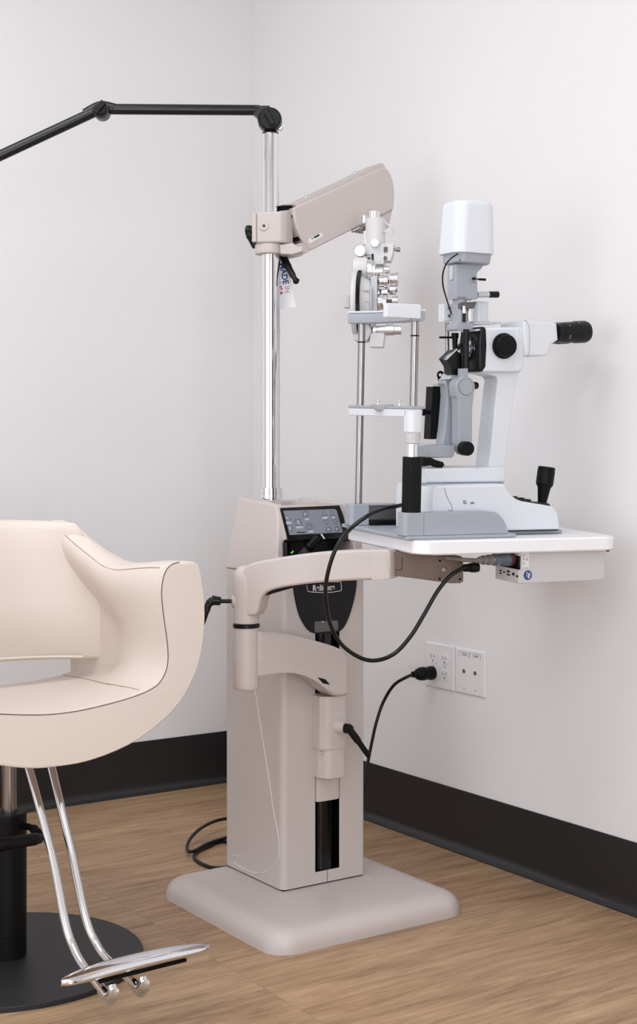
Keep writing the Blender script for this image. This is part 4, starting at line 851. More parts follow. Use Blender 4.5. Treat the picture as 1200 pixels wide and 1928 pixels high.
jl = ov(192, 206, -0.06); rt_ = 9.8 * PDp / FOC
b = MB(); b.cyl(ov(489, 207.5, 0), ov(207, 205.5, -0.058), rt_, seg=28); b.prism([(p[0], p[2]) for p in (ov(480, 201), ov(508, 201), ov(512, 212), ov(488, 238), ov(484, 222), ov(478, 217.5))], 1, -0.012, 0.012, 0.002, 2); link('upper_tube', b, 'lamp_black', ol)
b = MB(); b.cyl((jl[0], jl[1] - 0.018, jl[2] - 0.006), (jl[0], jl[1] + 0.014, jl[2] - 0.006), 0.0185, None, 0.002, 32)
b.tube([ov(160, 214.5, -0.065), ov(178, 204, -0.062), ov(193, 199.5, -0.06), ov(215, 204, -0.058)], 0.0115, 5, 16); link('elbow_joint', b, 'lamp_black', ol)
b = MB(); R = Matrix.Rotation(math.radians(40), 4, 'Y').to_3x3(); kk = (jl[0] - 0.002, jl[1] - 0.024, jl[2] - 0.001); b.lathe([(0.014, 0), (0.014, 0.005), (0.012, 0.007)], (jl[0] + 0.0, jl[1] - 0.016, jl[2] - 0.004), (0, -1, 0), 28); b.box((kk[0] - 0.006, kk[1] - 0.007, kk[2] - 0.016), (kk[0] + 0.006, kk[1] + 0.007, kk[2] + 0.016), 0.002, 2, R); link('tension_knob', b, 'black', ol)
b = MB(); b.cyl(ov(177, 211, -0.062), ov(-60, 321, -0.12), rt_ * 0.98, seg=28); link('lower_tube', b, 'lamp_black', ol)

# ------------------------------------------------------------------ phoropter hanging from the arm
DQ = 3.265
QF = Fr(atd(706, 440, DQ), (RGT * 0.99 - FWD * 0.13), (FWD * 0.99 + RGT * 0.13), UP)
ph = root('phoropter', QF, 'off-white phoropter with chrome dials hanging edge-on from the beige arm', 'phoropter')
sq = DQ / FOC
def qn(x, y, v=0.0): return QF.on(1, v, x, y)
def qcyl(mb, x0, x1, y, rpx, v=0.0, bev=0.001, seg=28, r1=None):
    a_, c_ = qn(x0, y, v), qn(x1, y, v); mb.cyl((a_[0], v, a_[2]), (c_[0], v, a_[2]), rpx * sq, None if r1 is None else r1 * sq, bev, seg); return mb
def qp(name, mb, m, p=None, **k): return link(name, mb, m, p or ph, **k)
b = MB(); q = qn(707, 465); t_ = qn(707, 412); b.lathe([(19 * sq, 0), (19 * sq, t_[2] - q[2] - 0.002), (18 * sq, t_[2] - q[2])], (q[0], 0, q[2]), (0, 0, 1), 32)
b.prism([(p[0], p[2]) for p in (qn(686, 436), qn(692, 436), qn(692, 462), qn(686, 462))], 1, -0.015, 0.015, 0.001)
yoke = qp('hanger_yoke', b, 'ivory')
b = MB(); q = qn(704, 411); n = 18; pr_ = []
for i in range(n * 2): a_ = PI * i / n; r_ = (11.5 if i % 2 else 10.8) * sq; pr_.append((q[0] + r_ * math.cos(a_), r_ * math.sin(a_)))
b.prism(pr_, 2, q[2], qn(704, 398)[2], 0.0006, 1); b.cyl((q[0], 0, q[2] - 0.003), (q[0], 0, q[2] + 0.001), 8 * sq, seg=20); qp('levelling_knob', b, 'satin', yoke)
b = MB(); q = qn(687, 421, 0.03); b.cyl((q[0], 0.03, q[2]), (q[0], 0.03, q[2] + 0.018), 7 * sq, None, 0.001, 20); qp('levelling_knob', b, 'satin', yoke)
b = MB(); b.tube([qn(662, 435, 0.02), qn(676, 432, 0.02), qn(690, 433, 0.01)], [0.004, 0.010, 0.012], 6, 16); qp('arm_spigot', b, 'steel', yoke)
b = MB(); fr4 = [qn(x, y, -0.012) for x, y in ((724, 417), (742, 432), (738, 444), (721, 433))]; b.tube(fr4, 0.0022, 1, 8, True); qp('level_frame', b, 'ivory', yoke)
b = MB(); b.prism([(p[0], p[2]) for p in (qn(689, 462), qn(728, 462), qn(724, 500), qn(706, 500), qn(692, 490))], 1, -0.022, 0.03, 0.002, 2); brg = qp('bridge_casting', b, 'ivory')
for x, y, r_, v_ in ((678, 472, 11.3, -0.038), (706, 457, 8.2, -0.034)):
    b = MB(); q = qn(x, y, v_); b.lathe([(r_ * sq * 0.96, 0), (r_ * sq, 0.001), (r_ * sq, 0.014), (r_ * sq * 0.92, 0.0155), (r_ * sq * 0.3, 0.0155)], (q[0], v_ + 0.014, q[2]), (0, -1, 0), 28); qp('adjusting_knob', b, 'satin', brg)
b = MB(); b.cyl(qn(680, 484, -0.02), qn(698, 484, -0.02), 0.006, seg=16); qp('adjusting_shaft', b, 'steel', brg)
b = MB(); b.prism([(p[0], p[2]) for p in (qn(721, 461), qn(743, 461), qn(741, 480), qn(736, 493), (qn(721, 493)))], 1, -0.02, 0.024, 0.001); qp('side_plate', b, 'ivory', brg)
b = MB(); q = qn(726, 470, -0.021); b.box((q[0] - 0.004, -0.0225, q[2] - 0.006), (q[0] + 0.005, -0.019, q[2] + 0.006)); q = qn(725.5, 486, -0.021); b.lathe([(0.005, 0), (0.005, 0.002), (0.002, 0.003)], (q[0], -0.0195, q[2]), (0, -1, 0), 16); qp('plate_fitting', b, 'dark_grey', brg)
b = MB(); qcyl(b, 741, 747, 470, 2.2, 0, 0, 12); qcyl(b, 746, 754, 470, 4.2, 0, 0.0006, 18); qp('thumb_screw', b, 'steel', brg)
b = MB(); b.prism([(p[0], p[2]) for p in (qn(700, 478, -0.02), qn(704, 478, -0.02), qn(704, 500, -0.02), qn(701, 500, -0.02))], 1, -0.0235, -0.02); qp('scale_slot', b, 'black', brg)
# two lens batteries, the near one seen edge on
for k, vb in enumerate((-0.055, 0.115)):
    sgn = 1
    b = MB(); qcyl(b, 665, 694, 506, 20.5, vb, 0.006, 36); bat = qp('lens_battery', b, 'ivory')
    b = MB(); qcyl(b, 665, 677, 572, 62, vb, 0.006, 48); qcyl(b, 676, 700, 572, 55, vb, 0.004, 48, 44); qp('battery_drum', b, 'ivory', bat)
    b = MB(); n = 110; q = qn(677, 572, vb); q1_ = qn(683, 572, vb); po = []
    for i in range(n * 2): a_ = PI * i / n; r_ = (62.8 if i % 2 else 61.6) * sq; po.append((vb + r_ * math.cos(a_), q[2] + r_ * math.sin(a_)))
    b.prism(po, 0, q[0], q1_[0], 0.0003, 1); qp('toothed_power_wheel', b, 'black', bat)
    b = MB(); qcyl(b, 692, 704, 572, 40, vb, 0.003, 40); b.prism([(p[0], p[2]) for p in (qn(700, 524, vb), qn(713, 520, vb), qn(713, 600, vb), qn(700, 620, vb))], 1, vb - 0.03, vb + 0.03, 0.004, 2); qp('front_cover', b, 'pale', bat)
    b = MB(); qcyl(b, 693, 703, 510, 20, vb, 0.002, 36); qcyl(b, 702, 708, 511, 17, vb, 0.001, 32); qp('axis_ring', b, 'satin', bat)
    b = MB(); qcyl(b, 704, 722, 512, 8.5, vb - 0.006, 0.001, 24); qp('cylinder_knob', b, 'satin', bat)
    for x0_, x1_, y_, r_, dv in ((715, 725, 530, 10.5, -0.012), (725, 731, 530, 12.5, -0.012), (725, 734, 508, 7.5, 0.0), (735, 748, 526, 11.5, 0.0), (746, 750, 526, 13, 0.0), (734, 746, 546, 9.5, 0.006), (709, 716, 556, 13, 0.0), (719, 731, 552, 8, -0.014), (739, 750, 567, 9, -0.004), (713, 722, 570, 17, -0.008), (722, 729, 572, 15, -0.01)):
        b = MB(); qcyl(b, x0_, x1_, y_, r_, vb + dv, 0.0008, 26); qp('cross_cylinder_dial', b, 'chrome', bat)
    b = MB(); qcyl(b, 710, 733, 531, 3.5, vb, 0, 14); qcyl(b, 706, 748, 548, 3.2, vb, 0, 14); qcyl(b, 708, 740, 568, 3.4, vb, 0, 14); qp('dial_spindle', b, 'dark_grey', bat)
    b = MB(); b.prism(fillet([(p[0], p[2]) for p in (qn(667, 612, vb), qn(698, 612, vb), qn(702, 626, vb), qn(694, 644, vb), qn(670, 645, vb), (qn(666, 632, vb)))], 0.008), 1, vb - 0.026, vb + 0.026, 0.006, 3)
    b.prism(fillet([(p[0], p[2]) for p in (qn(699, 628, vb), qn(726, 628, vb), qn(723, 655, vb), qn(696, 655, vb))], 0.004), 1, vb - 0.02, vb + 0.02, 0.003, 2); qp('lower_housing', b, 'ivory', bat)
    b = MB(); qcyl(b, 703, 709, 623, 14, vb, 0.001, 28); qcyl(b, 708, 728, 621.5, 8.5, vb, 0.001, 24); qcyl(b, 727, 743, 621.5, 10.5, vb, 0.001, 28); qcyl(b, 743, 756.5, 621.5, 9, vb, 0.0012, 24); qp('sphere_knob', b, 'satin', bat)
    b = MB(); q = qn(654, 568, vb); b.box((qn(648.5, 568, vb)[0], vb - 0.014, qn(654, 580, vb)[2]), (qn(660, 568, vb)[0], vb + 0.014, qn(654, 557, vb)[2]), 0.001, 1); qcyl(b, 658, 667, 568, 6, vb, 0, 18); qp('brow_rest', b, 'pale', bat)
    b = MB()
    for y_ in (552, 572, 592): q = qn(692, y_, vb); b.box((qn(686, y_, vb)[0], vb - 0.058, q[2] - 0.0012), (qn(700, y_, vb)[0], vb - 0.05, q[2] + 0.0012))
    qp('drum_rib', b, 'pale', bat)

# ------------------------------------------------------------------ outlets on the right wall
def plate(name, xa, xb, ya, yb, label, cat):
    f = Fr((0, (ya + yb) / 2, (xa + xb) / 2), (0, -1, 0), (0, 0, 1), (-1, 0, 0))   # x right along wall, y up, z into the room
    r = root(name, f, label, cat)
    hw, hh_ = abs(yb - ya) / 2, abs(xb - xa) / 2
    rg = []
    for ins, z in ((0, 0.0002), (0, 0.0022), (0.0025, 0.0046), (0.004, 0.0052)): rg.append([(p[0], p[1], z) for p in rrect(-hw + ins, -hh_ + ins, hw - ins, hh_ - ins, 0.002, 3)])
    link('cover_plate', MB().loft(rg), 'plate', r, smooth=25)
    return r, f
opl, of_ = plate('power_outlet', 0.392, 0.506, -0.846, -0.962, 'white four-socket power outlet plate on the right wall with a black plug in it', 'power outlet')
def receptacle(cx, cy):
    a = [(cx - 0.0165 + 0.033 * 0, cy)]
    o = []
    for i in range(24):
        t = 2 * PI * i / 24; x = 0.0172 * math.cos(t); y = 0.0172 * math.sin(t); o.append((cx + x, cy + max(-0.0135, min(0.0135, y))))
    rc = link('socket_face', MB().prism(o, 2, 0.0050, 0.0066, 0.0006, 1), 'plate', opl)
    s_ = MB(); s_.box((cx - 0.0072, cy - 0.001, 0.0064), (cx - 0.0054, cy + 0.0075, 0.0068)); s_.box((cx + 0.005, cy - 0.0005, 0.0064), (cx + 0.0068, cy + 0.0072, 0.0068)); s_.box((cx + 0.0006, cy + 0.0018, 0.0064), (cx + 0.0022, cy + 0.0034, 0.0068)); s_.lathe([(0.0024, 0.0064), (0.0024, 0.0068)], (cx, cy - 0.0075, 0), (0, 0, 1), 14)
    link('slot', s_, 'dark_grey', rc)
for cx_ in (-0.023, 0.023):
    for cy_ in (0.0195, -0.0195): receptacle(cx_, cy_)
for cx_ in (-0.023, 0.023):
    b = MB(); b.lathe([(0.0032, 0.0048), (0.0028, 0.0062)], (cx_, 0, 0), (0, 0, 1), 16); link('screw', b, 'pale', opl)
dpl, df_ = plate('data_outlet', 0.392, 0.5045, -0.966, -1.079, 'white wall plate with two small data jacks beside the power outlet', 'data outlet')
for cx_, tx in ((-0.021, 'D-43'), (0.021, 'D-44')):
    b = MB(); b.box((cx_ - 0.0075, -0.008, 0.0049), (cx_ + 0.0075, 0.008, 0.0058), 0.0006, 1); jk = link('data_jack', b, 'plate', dpl)
    b = MB(); b.box((cx_ - 0.0052, -0.0042, 0.0056), (cx_ + 0.0052, 0.0036, 0.0061)); b.box((cx_ - 0.0025, 0.003, 0.0056), (cx_ + 0.0025, 0.0056, 0.0061)); link('jack_opening', b, 'dark_grey', jk)
    b = MB(); b.box((cx_ - 0.0195, 0.0355, 0.0049), (cx_ + 0.0195, 0.0475, 0.0056), 0.0004, 1); lw_ = link('label_window', b, 'plate', dpl)
    link('label_lettering', text_mesh(tx, 0.0085, Fr((cx_ + 0.002, 0.0415, 0.0057), (1, 0, 0), (0, 1, 0), (0, 0, 1)), 0.0001, bold=0.0002), 'dark_grey', lw_, wn=False)
    b = MB(); b.tube([(cx_ - 0.0195, 0.0355, 0.0056), (cx_ - 0.0195, 0.0475, 0.0056), (cx_ + 0.0195, 0.0475, 0.0056), (cx_ + 0.0195, 0.0355, 0.0056)], 0.0004, 1, 6); link('window_frame', b, 'dark_grey', lw_)
    b = MB(); b.lathe([(0.0032, 0.0048), (0.0028, 0.0062)], (cx_, -0.042, 0), (0, 0, 1), 16); link('screw', b, 'pale', dpl)

# mains plug and cord
pc = of_.wor((-0.023, -0.0195, 0.0068))
cordr = root('power_lead', Fr(pc, (1, 0, 0), (0, 1, 0), (0, 0, 1)), 'black power cord plugged into the wall outlet, trailing behind the stand', 'power cord')
b = MB(); nd = Vector((-1, -0.0, 0.02))
b.lathe([(0.0165, 0), (0.0172, 0.002), (0.0172, 0.012), (0.0155, 0.016), (0.0155, 0.022), (0.0172, 0.030), (0.0165, 0.042), (0.0125, 0.052), (0.0085, 0.055), (0.0075, 0.066), (0.006, 0.067)], (0.0004, 0, 0), nd, 32); link('plug', b, 'matte_black', cordr)
b = MB(); ch_ = 2.0
pts = [pc + Vector((-0.062, 0, 0.001)), pc + Vector((-0.085, -0.002, -0.003))]
def pq(x, y, X): return W.on(0, X, x, y)
pts += [pq(742, 1290, -0.105), pq(722, 1322, -0.12), pq(709, 1360, -0.14), pq(701, 1395, -0.16), pq(694, 1430, -0.18), pq(688, 1465, -0.2), pq(676, 1500, -0.23)]
e = pts[-1]; pts += [Vector((e.x - 0.06, e.y + 0.01, 0.10)), Vector((-0.36, e.y + 0.02, 0.02)), Vector((-0.40, -0.80, 0.008)), Vector((-0.45, -0.84, 0.03)), Vector((-0.47, -0.868, 0.08)), Vector((-0.48, -0.892, 0.12))]
b.tube(pts, 0.0041, 8, 12); b.move(lambda c: c - pc); link('lead', b, 'rubber', cordr)

# coil of cable on the floor
def fl(x, y, z): return W.on(2, z, x, y)
cp = [fl(500, 1556, 0.0045), fl(460, 1542, 0.025), fl(428, 1541, 0.03), fl(400, 1548, 0.03), fl(375, 1562, 0.028), fl(358, 1580, 0.02), fl(352.5, 1596, 0.012), fl(357, 1603.5, 0.0115), fl(368, 1601, 0.0115), fl(390, 1589, 0.0115), fl(424, 1578, 0.0115), fl(455, 1574, 0.0115), Vector((-0.40, -0.66, 0.0115)), Vector((-0.42, -0.74, 0.006)), fl(424, 1584.5, 0.0045), fl(395, 1593, 0.0045), fl(374, 1603, 0.0045), fl(366, 1611, 0.0045), fl(370, 1620, 0.0045), fl(386, 1629, 0.0045), fl(405, 1634, 0.0045), fl(430, 1632, 0.0045), fl(460, 1622, 0.0045)]
cr = root('floor_cable', Fr(cp[6], (1, 0, 0), (0, 1, 0), (0, 0, 1)), 'black cable coiled loosely on the wood floor behind the beige foot plate', 'cable')
b = MB(); b.tube(cp, 0.0042, 8, 12); b.move(lambda c: c - cp[6]); link('lead', b, 'rubber', cr)

# ------------------------------------------------------------------ styling chair
CHX, CHY = -1.205, -1.072
CF_ = Fr((CHX, CHY, 0), (1, 0, 0), (0, 1, 0), (0, 0, 1))
chair = root('styling_chair', CF_, 'cream leather tub chair with chrome footrest on a round black base', 'chair')
YF = -1.30
def ch_(name, mb, m, p=None, label=None, **k): return link(name, mb.move(lambda c: c - CF_.o), m, p or chair, label, **k)
out_px = [(352, 1057), (366, 1058), (374, 1062), (379, 1075), (383, 1100), (386, 1125), (387, 1150), (386.5, 1175), (384, 1205), (378, 1238), (368, 1270), (352, 1305), (328, 1338), (298, 1366), (262, 1393), (222, 1414), (180, 1430), (146, 1439), (112, 1444)]
in_px = [(338, 1058.5), (325, 1062), (315, 1071), (309, 1084), (305.5, 1100), (304.5, 1120), (306.5, 1145), (310, 1172), (314, 1200), (316.5, 1228), (315.5, 1252), (309, 1272), (296, 1290), (274, 1303), (245, 1314), (212, 1323.5), (178, 1332), (145, 1339), (112, 1343.5)]
def half(px): 
    o = W.out(1, YF, px); o[-1] = (CHX, o[-1][1]); return [(x - CHX, z) for x, z in o]
oR, iR = c2(half(out_px), 2), c2(half(in_px), 2)
def usec(o, i):
    """closed U outline: outer from right arm tip round under to the left, inner back again"""
    oo = o + [(-x, z) for x, z in o[-2::-1]]
    ii = i + [(-x, z) for x, z in i[-2::-1]]
    return oo + ii[::-1]
# front facing panel
full_o = usec(oR, iR)
nO = len(oR)
b = MB()
rg = []
for dy, sc_ in ((0.022, 0.0), (0.006, 0.0), (0.0015, 0.0012), (0.0, 0.0035)):
    ring_ = []
    nn = len(full_o)
    for k in range(nn):
        p = Vector(full_o[k]); a_ = Vector(full_o[k - 1]); c_ = Vector(full_o[(k + 1) % nn]); t = (c_ - a_); 
        nrm_ = Vector((t.y, -t.x)).normalized() if t.length > 1e-9 else Vector((0, 0))
        # outward for this clockwise outline is the left of travel; pull inwards by sc_
        q = p + nrm_ * (-sc_ if False else sc_)
        ring_.append((CHX + q.x, YF + dy, q.y))
    rg.append(ring_)
b.loft(rg, True, False)
# quad strip across the face and back of the panel
def strip(mb, rg_, flip=False):
    t = bmesh.new(); n_ = len(rg_) // 2; vs = [t.verts.new(Vector(p)) for p in rg_]
    for k in range(n_ - 1): t.faces.new((vs[k], vs[k + 1], vs[len(rg_) - 2 - k], vs[len(rg_) - 1 - k]))
    bmesh.ops.recalc_face_normals(t, faces=t.faces[:]); mb._merge(t)
strip(b, rg[-1]); strip(b, rg[0])
bmesh.ops.remove_doubles(b.bm, verts=b.bm.verts[:], dist=1e-5); bmesh.ops.recalc_face_normals(b.bm, faces=b.bm.faces[:])
fp = ch_('front_panel', b, 'leather', smooth=70)
# seat shell: U sections swept back
def sm(a, lo, hi): t = max(0, min(1, (a - lo) / (hi - lo))); return t * t * (3 - 2 * t)
YB = -0.775
rings_ = []
for t in (0, 0.03, 0.12, 0.25, 0.40, 0.52, 0.60, 0.66, 0.72, 0.78, 0.84, 0.90, 0.95, 0.985, 1.0):
    y = (YF + 0.014) + (YB - YF - 0.014) * t
    rise = -0.018 * sm(t, 0, 0.5) + 0.082 * max(0.0, min(1.0, (t - 0.46) / 0.42)) ** 1.35
    o_, i_ = [], []
    endk = 0.0 if t < 0.93 else (0.018 if t > 0.99 else 0.006 if t > 0.97 else 0.0015)
    for (x, z) in oR:
        h_ = sm(z, 0.60, 0.765); xx = x * (1 - 0.03 * t - 0.17 * sm(t, 0.42, 0.88) * h_ - 0.06 * sm(t, 0.6, 1.0) - 0.16 * sm(t, 0.86, 1.0) * h_) ; zz = z + rise * h_
        if h_ > 0.3:
            it = iR[4][0] * (1 - 0.02 * sm(t, 0.6, 1.0)) - 0.022 * sm(t, 0.5, 0.95) - 0.045 * sm(t, 0.86, 1.0)
            xx = max(xx, it + 0.026 + 0.7 * (x - oR[0][0]))
        if z < 0.62: zz = zz + 0.02 * t * t * sm(0.62 - z, 0, 0.2)
        wb_ = sm(t, 0.2, 0.85)
        if z < 0.575 and x < 0.285: zz = zz + (min(zz, 0.438 + 0.10 * sm(x, 0.22, 0.29)) - zz) * wb_; xx = min(xx * (1 + 0.25 * wb_ * sm(x, 0.05, 0.15)), max(xx, 0.272))
        o_.append((max(0, xx - (endk if x > 0.02 else 0)), zz - endk * h_))
    for (x, z) in iR:
        h_ = sm(z, 0.60, 0.765); xx = x * (1 + 0.0 * t) * (1 - 0.02 * sm(t, 0.6, 1.0)) + 0.006 * sm(t, 0, 0.1) * (0 if x < 0.05 else 1) * (1 - h_); zz = z + rise * h_
        if h_ > 0.02: xx -= 0.022 * h_ * sm(t, 0.5, 0.95) + 0.045 * h_ * sm(t, 0.86, 1.0)
        wd_ = sm(t, 0.25, 0.85)
        if x > 0.02: xx = min(xx * (1 + 0.34 * wd_ * (1 - h_) * sm(x, 0.02, 0.1)), max(xx, 0.262))
        if z < 0.60: zz = zz - 0.034 * t * sm(0.60 - z, 0.02, 0.09)
        if z < 0.575: zz -= (z - 0.517) * 0.85 * sm(t, 0.2, 0.85)
        i_.append((xx, zz - endk * h_))
    rings_.append([(CHX + x, y, z) for x, z in usec(o_, i_)])
b = MB(); b.loft(rings_, True, False); strip(b, rings_[-1]); strip(b, rings_[0])
bmesh.ops.remove_doubles(b.bm, verts=b.bm.verts[:], dist=1e-5); bmesh.ops.recalc_face_normals(b.bm, faces=b.bm.faces[:])
ch_('tub_shell', b, 'leather', smooth=80, wn=False)
# backrest between the arms
rg = []
N_ = 41
for k in range(N_):
    s_ = -1 + 2 * k / (N_ - 1); x = s_ * 0.272; cv_ = abs(s_) ** 3.0
    yc = -0.812 - 0.085 * abs(s_) ** 3.2; th = 0.024
    zt = 0.842 - 0.006 * cv_; zb_ = 0.541 - 0.002 * s_; ln = 0.020
    sec = []
    for (yy, zz) in ((-th, zb_ + 0.012), (-th * 0.6, zb_ + 0.003), (0, zb_), (th * 0.6, zb_ + 0.003), (th, zb_ + 0.012), (th, zb_ + 0.12), (th, zt - 0.03), (th * 0.9, zt - 0.008), (th * 0.5, zt - 0.001), (-th * 0.4, zt - 0.0015), (-th * 0.8, zt - 0.008), (-th * 1.0, zt - 0.022), (-th, zt - 0.06), (-th, zb_ + 0.12)):
        kz = max(0.0, min(1.0, (zz - zb_) / 0.3)); sec.append((CHX + x * (1 - 0.225 * kz ** 2.2), yc + yy + ln * kz, zz))
    rg.append(sec)
b = MB().loft(rg); br_ = ch_('backrest', b, 'leather', smooth=80, wn=False)
b = MB(); b.tube([(CHX + (-1 + 2 * k / 40) * 0.255, rg[k][0][1] - 0.0005, rg[k][0][2] - 0.003) for k in range(2, 39)], 0.0028, 1, 8); ch_('backrest_piping', b, 'leather', br_)
# seams and stitching
ypl = YF - 0.0006
inner3 = [(CHX + x, YF + 0.0005, z) for x, z in (iR + [(-x, z) for x, z in iR[-2::-1]])]
b = MB(); b.tube(inner3, 0.0009, 3, 6); ch_('panel_seam', b, 'seam', fp)
def stitches(mb, path, off, step=0.0062, ln=0.0036, r=0.0006):
    P_ = crom(path, 10); acc_ = 0; last = P_[0]
    for p0_, p1_ in zip(P_, P_[1:]):
        seg_ = (p1_ - p0_).length; acc_ += seg_
        if acc_ >= step:
            acc_ = 0; d_ = (p1_ - p0_).normalized(); mb.tube([p1_ - d_ * ln / 2 + Vector(off), p1_ + d_ * ln / 2 + Vector(off)], r, 1, 5)
inn = [(CHX + x - 0.004, YF + 0.008, z) for x, z in iR[2:26]]
b = MB(); stitches(b, inn, (0, 0, 0)); ch_('stitching', b, 'stitch', fp); b = MB()
outm = [(CHX + x - 0.003, YF - 0.0002, z) for x, z in oR[10:]] + [(CHX - x, YF - 0.0002, z + 0.003) for x, z in oR[-2:16:-1]]
outm = [(p[0], p[1], p[2] + (0.003 if i > 10 else 0)) for i, p in enumerate(outm)]
stitches(b, outm, (0, 0, 0)); ch_('stitching', b, 'stitch', fp)
ti = 5
def shell_pt(row, idx): return Vector(rings_[row][idx])
n_o = 2 * nO - 1
# ring index of inner point j on the right side: inner runs reversed after the outer
def in_idx(j): return n_o + (n_o - 1 - j)
b = MB(); b.tube([shell_pt(r, in_idx(4)) + Vector((-0.0003, 0, 0.0004)) for r in range(1, 11)], 0.0008, 4, 6); ch_('shell_seam', b, 'soft_seam'); b = MB(); b.tube([shell_pt(r, in_idx(26)) + Vector((0, 0, 0.0004)) for r in range(1, 14)], 0.0009, 4, 6); ch_('shell_seam', b, 'soft_seam')
bkn = Vector(W.on(1, -1.15, 343, 1318)); b = MB(); b.lathe([(0.010, 0), (0.010, 0.004), (0.006, 0.006)], bkn + Vector((-0.03, 0, 0.004)), (1, 0, -0.6), 20); ch_('pivot_cap', b, 'dark_grey')
# pedestal, base and pump lever
pd = Vector((-1.2175, -1.074, 0))
b = MB(); b.lathe([(0.262, 0.0), (0.262, 0.0085), (0.2605, 0.010), (0.08, 0.011), (0.01, 0.011)], pd, (0, 0, 1), 96); ch_('base_disc', b, 'charcoal')
b = MB(); b.lathe([(0.0375, 0.0105), (0.0375, 0.055), (0.0365, 0.0555), (0.0365, 0.057), (0.0375, 0.0575), (0.0375, 0.284), (0.036, 0.288), (0.018, 0.2885)], pd, (0, 0, 1), 48); pdl = ch_('pedestal', b, 'matte_black')
b = MB(); b.lathe([(0.0145, 0.285), (0.0145, 0.415)], pd + Vector((0.005, 0, 0)), (0, 0, 1), 32); ch_('hydraulic_ram', b, 'steel')
fA, fB, fC = W.on(1, -1.10, 40, 1578), W.on(1, -1.13, 60, 1578), W.on(1, -1.16, 72, 1575)
b = MB(); b.tube([atd(30, 1556, 2.69), atd(50, 1556, 2.68), atd(64, 1561, 2.66), atd(71, 1570, 2.64)], [0.006, 0.0065, 0.009, 0.010], 5, 14); b.tube([atd(73.5, 1579, 2.62), atd(66, 1580, 2.60), atd(40, 1584, 2.56), atd(10, 1590, 2.52), atd(-20, 1597, 2.50)], [0.0105, 0.0125, 0.0125, 0.0125, 0.011], 5, 16, flat=0.9); ch_('pump_pedal', b, 'matte_black', pdl)
b = MB(); b.box((CHX - 0.09, -1.19, 0.418), (CHX + 0.09, -0.97, 0.452), 0.006, 2); ch_('seat_plate', b, 'matte_black')
# footrest
zf = 0.112
fl_, fr2 = W.on(2, zf, 115, 1852), W.on(2, zf, 393, 1783)
fd = (fr2 - fl_).normalized(); fn = Vector((fd.y, -fd.x, 0)); fm = (fl_ + fr2) / 2; hl = (fr2 - fl_).length / 2
prof = []
for k in range(25):
    s_ = -1 + 2 * k / 24; w_ = 0.0195 * (max(0.0, 1 - abs(s_) ** 4.5)) ** 0.55 + 0.004 * (1 - 0.3 * abs(s_)); h_ = 0.006 + 0.0055 * (1 - abs(s_) ** 3)
    c_ = fm + fd * (s_ * hl); bk = 0.012 * (1 - s_ * s_)
    sec = []
    for j in range(14):
        a_ = 2 * PI * j / 14; cw_, sw_ = math.cos(a_), math.sin(a_)
        sec.append(c_ + fn * (w_ * abs(cw_) ** 0.8 * (1 if cw_ > 0 else -1) - bk) + UP * (h_ * (abs(sw_) ** 0.9) * (1 if sw_ > 0 else -1) * (1 if sw_ > 0 else 0.7)))
    prof.append(sec)
ft = ch_('footrest', MB().loft(prof), 'chrome', smooth=60)
b = MB(); b.box((-0.085, -0.0035, -0.0028), (0.085, 0.0035, 0.0028), 0.001, 1); Rm = Matrix((fd, fn, UP)).transposed()
b.move(lambda c: Rm @ c + fm + UP * -0.0115 + fd * 0.01 + fn * 0.002); ch_('footrest_rubber', b, 'matte_black', ft)
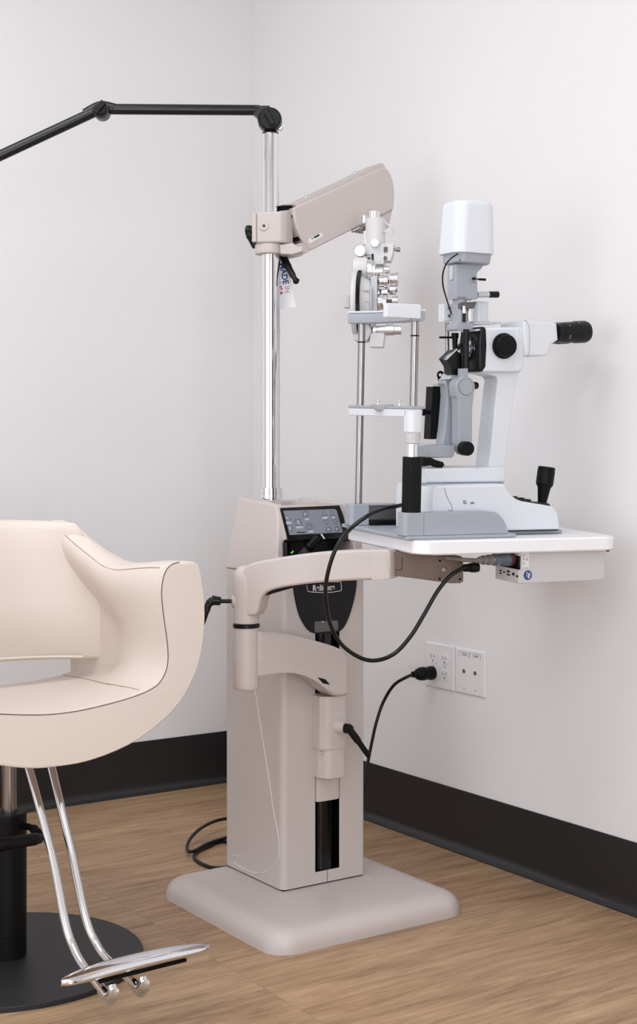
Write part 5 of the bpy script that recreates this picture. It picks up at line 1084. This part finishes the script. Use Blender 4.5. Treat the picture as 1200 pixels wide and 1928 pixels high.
for k, (tp, bt) in enumerate((((55, 1449), 157), ((98, 1449), 205))):
    ytop = -1.20 if k == 0 else -1.195
    T = [W.on(1, ytop, tp[0], tp[1])]
    off = fd * (-0.066 if k == 0 else -0.008)
    fmk = fm + off
    A1 = atd(*((98, 1610) if k == 0 else (134, 1600)), 2.50 if k == 0 else 2.54); A2 = atd(*((122, 1735) if k == 0 else (160, 1725)), 2.43 if k == 0 else 2.47); A3 = atd(*((137, 1782) if k == 0 else (180, 1775)), 2.405 if k == 0 else 2.445); A4 = atd(*((156, 1818) if k == 0 else (203, 1808)), 2.375 if k == 0 else 2.415)
    up0 = T[0] + (T[0] - A1).normalized() * 0.03
    B1 = fmk + fn * -0.006 + UP * -0.026; B2 = fmk + fn * 0.018 + UP * -0.033; B3 = fmk + fn * 0.034 + UP * -0.022; B4 = fmk + fn * 0.030 + UP * -0.010
    b = MB(); b.tube([up0, T[0], A1, A2, A3, A4, B1, B2, B3, B4], 0.0077, 8, 18); ch_('footrest_tube', b, 'chrome')
    b = MB(); b.tube([B1 + UP * -0.0085 - fn * 0.004, (B1 + B2) / 2 + UP * -0.0105, B2 + UP * -0.0085 + fn * 0.004, B3 + fn * 0.0085, B3 + fn * 0.006 + UP * 0.008], 0.0042, 6, 12, flat=1.7); ch_('clear_bumper', b, 'clear_ring', ft)

# ------------------------------------------------------------------ light
LC = (0.908, 0.963, 1.0)
def area(name, loc, sx, sy, power, col=(1, 1, 1), rot=(0, 0, 0), spread=180):
    l = bpy.data.lights.new(name, 'AREA'); l.shape = 'RECTANGLE'; l.size = sx; l.size_y = sy; l.energy = power; l.color = col; l.spread = math.radians(spread)
    o = bpy.data.objects.new(name, l); COL.objects.link(o); o.location = loc; o.rotation_euler = rot; return o
area('ceiling_panel_light', (-1.75, -1.45, RH - 0.02), 1.2, 1.2, 26, LC)
area('ceiling_panel_light', (-2.1, -3.4, RH - 0.02), 1.2, 1.2, 16, LC)
area('daylight_fill', (-2.45, RY - 0.04, 1.15), 1.0, 1.8, 54, (0.89, 0.954, 1.0), (math.radians(90), 0, 0))
area('daylight_fill', (RX - 0.04, -2.1, 1.2), 1.7, 1.7, 24, (0.89, 0.954, 1.0), (math.radians(90), 0, math.radians(-90)))  # added fill from the side, lifts the lower right wall
wd = bpy.data.worlds.new('room_world'); sc.world = wd; wd.use_nodes = True
wd.node_tree.nodes['Background'].inputs[0].default_value = (0.90, 0.95, 1.0, 1); wd.node_tree.nodes['Background'].inputs[1].default_value = 1.0

# ------------------------------------------------------------------ camera
cd_ = bpy.data.cameras.new('camera'); co = bpy.data.objects.new('camera', cd_); COL.objects.link(co)
cd_.sensor_fit = 'VERTICAL'; cd_.sensor_height = 36; cd_.sensor_width = 36 * 1200 / 1928
cd_.lens = 36 * FOC / 1928
cd_.shift_x = 0; cd_.shift_y = -(964 - HY) / 1928
cd_.clip_start = 0.05
co.matrix_world = Matrix(((RGT.x, 0, -FWD.x, CAM.x), (RGT.y, 0, -FWD.y, CAM.y), (0, 1, 0, CAM.z), (0, 0, 0, 1)))
sc.camera = co
sc.view_settings.view_transform = 'Standard'; sc.view_settings.look = 'None'; sc.view_settings.exposure = -0.18; sc.view_settings.gamma = 1
sc.view_settings.use_curve_mapping = False
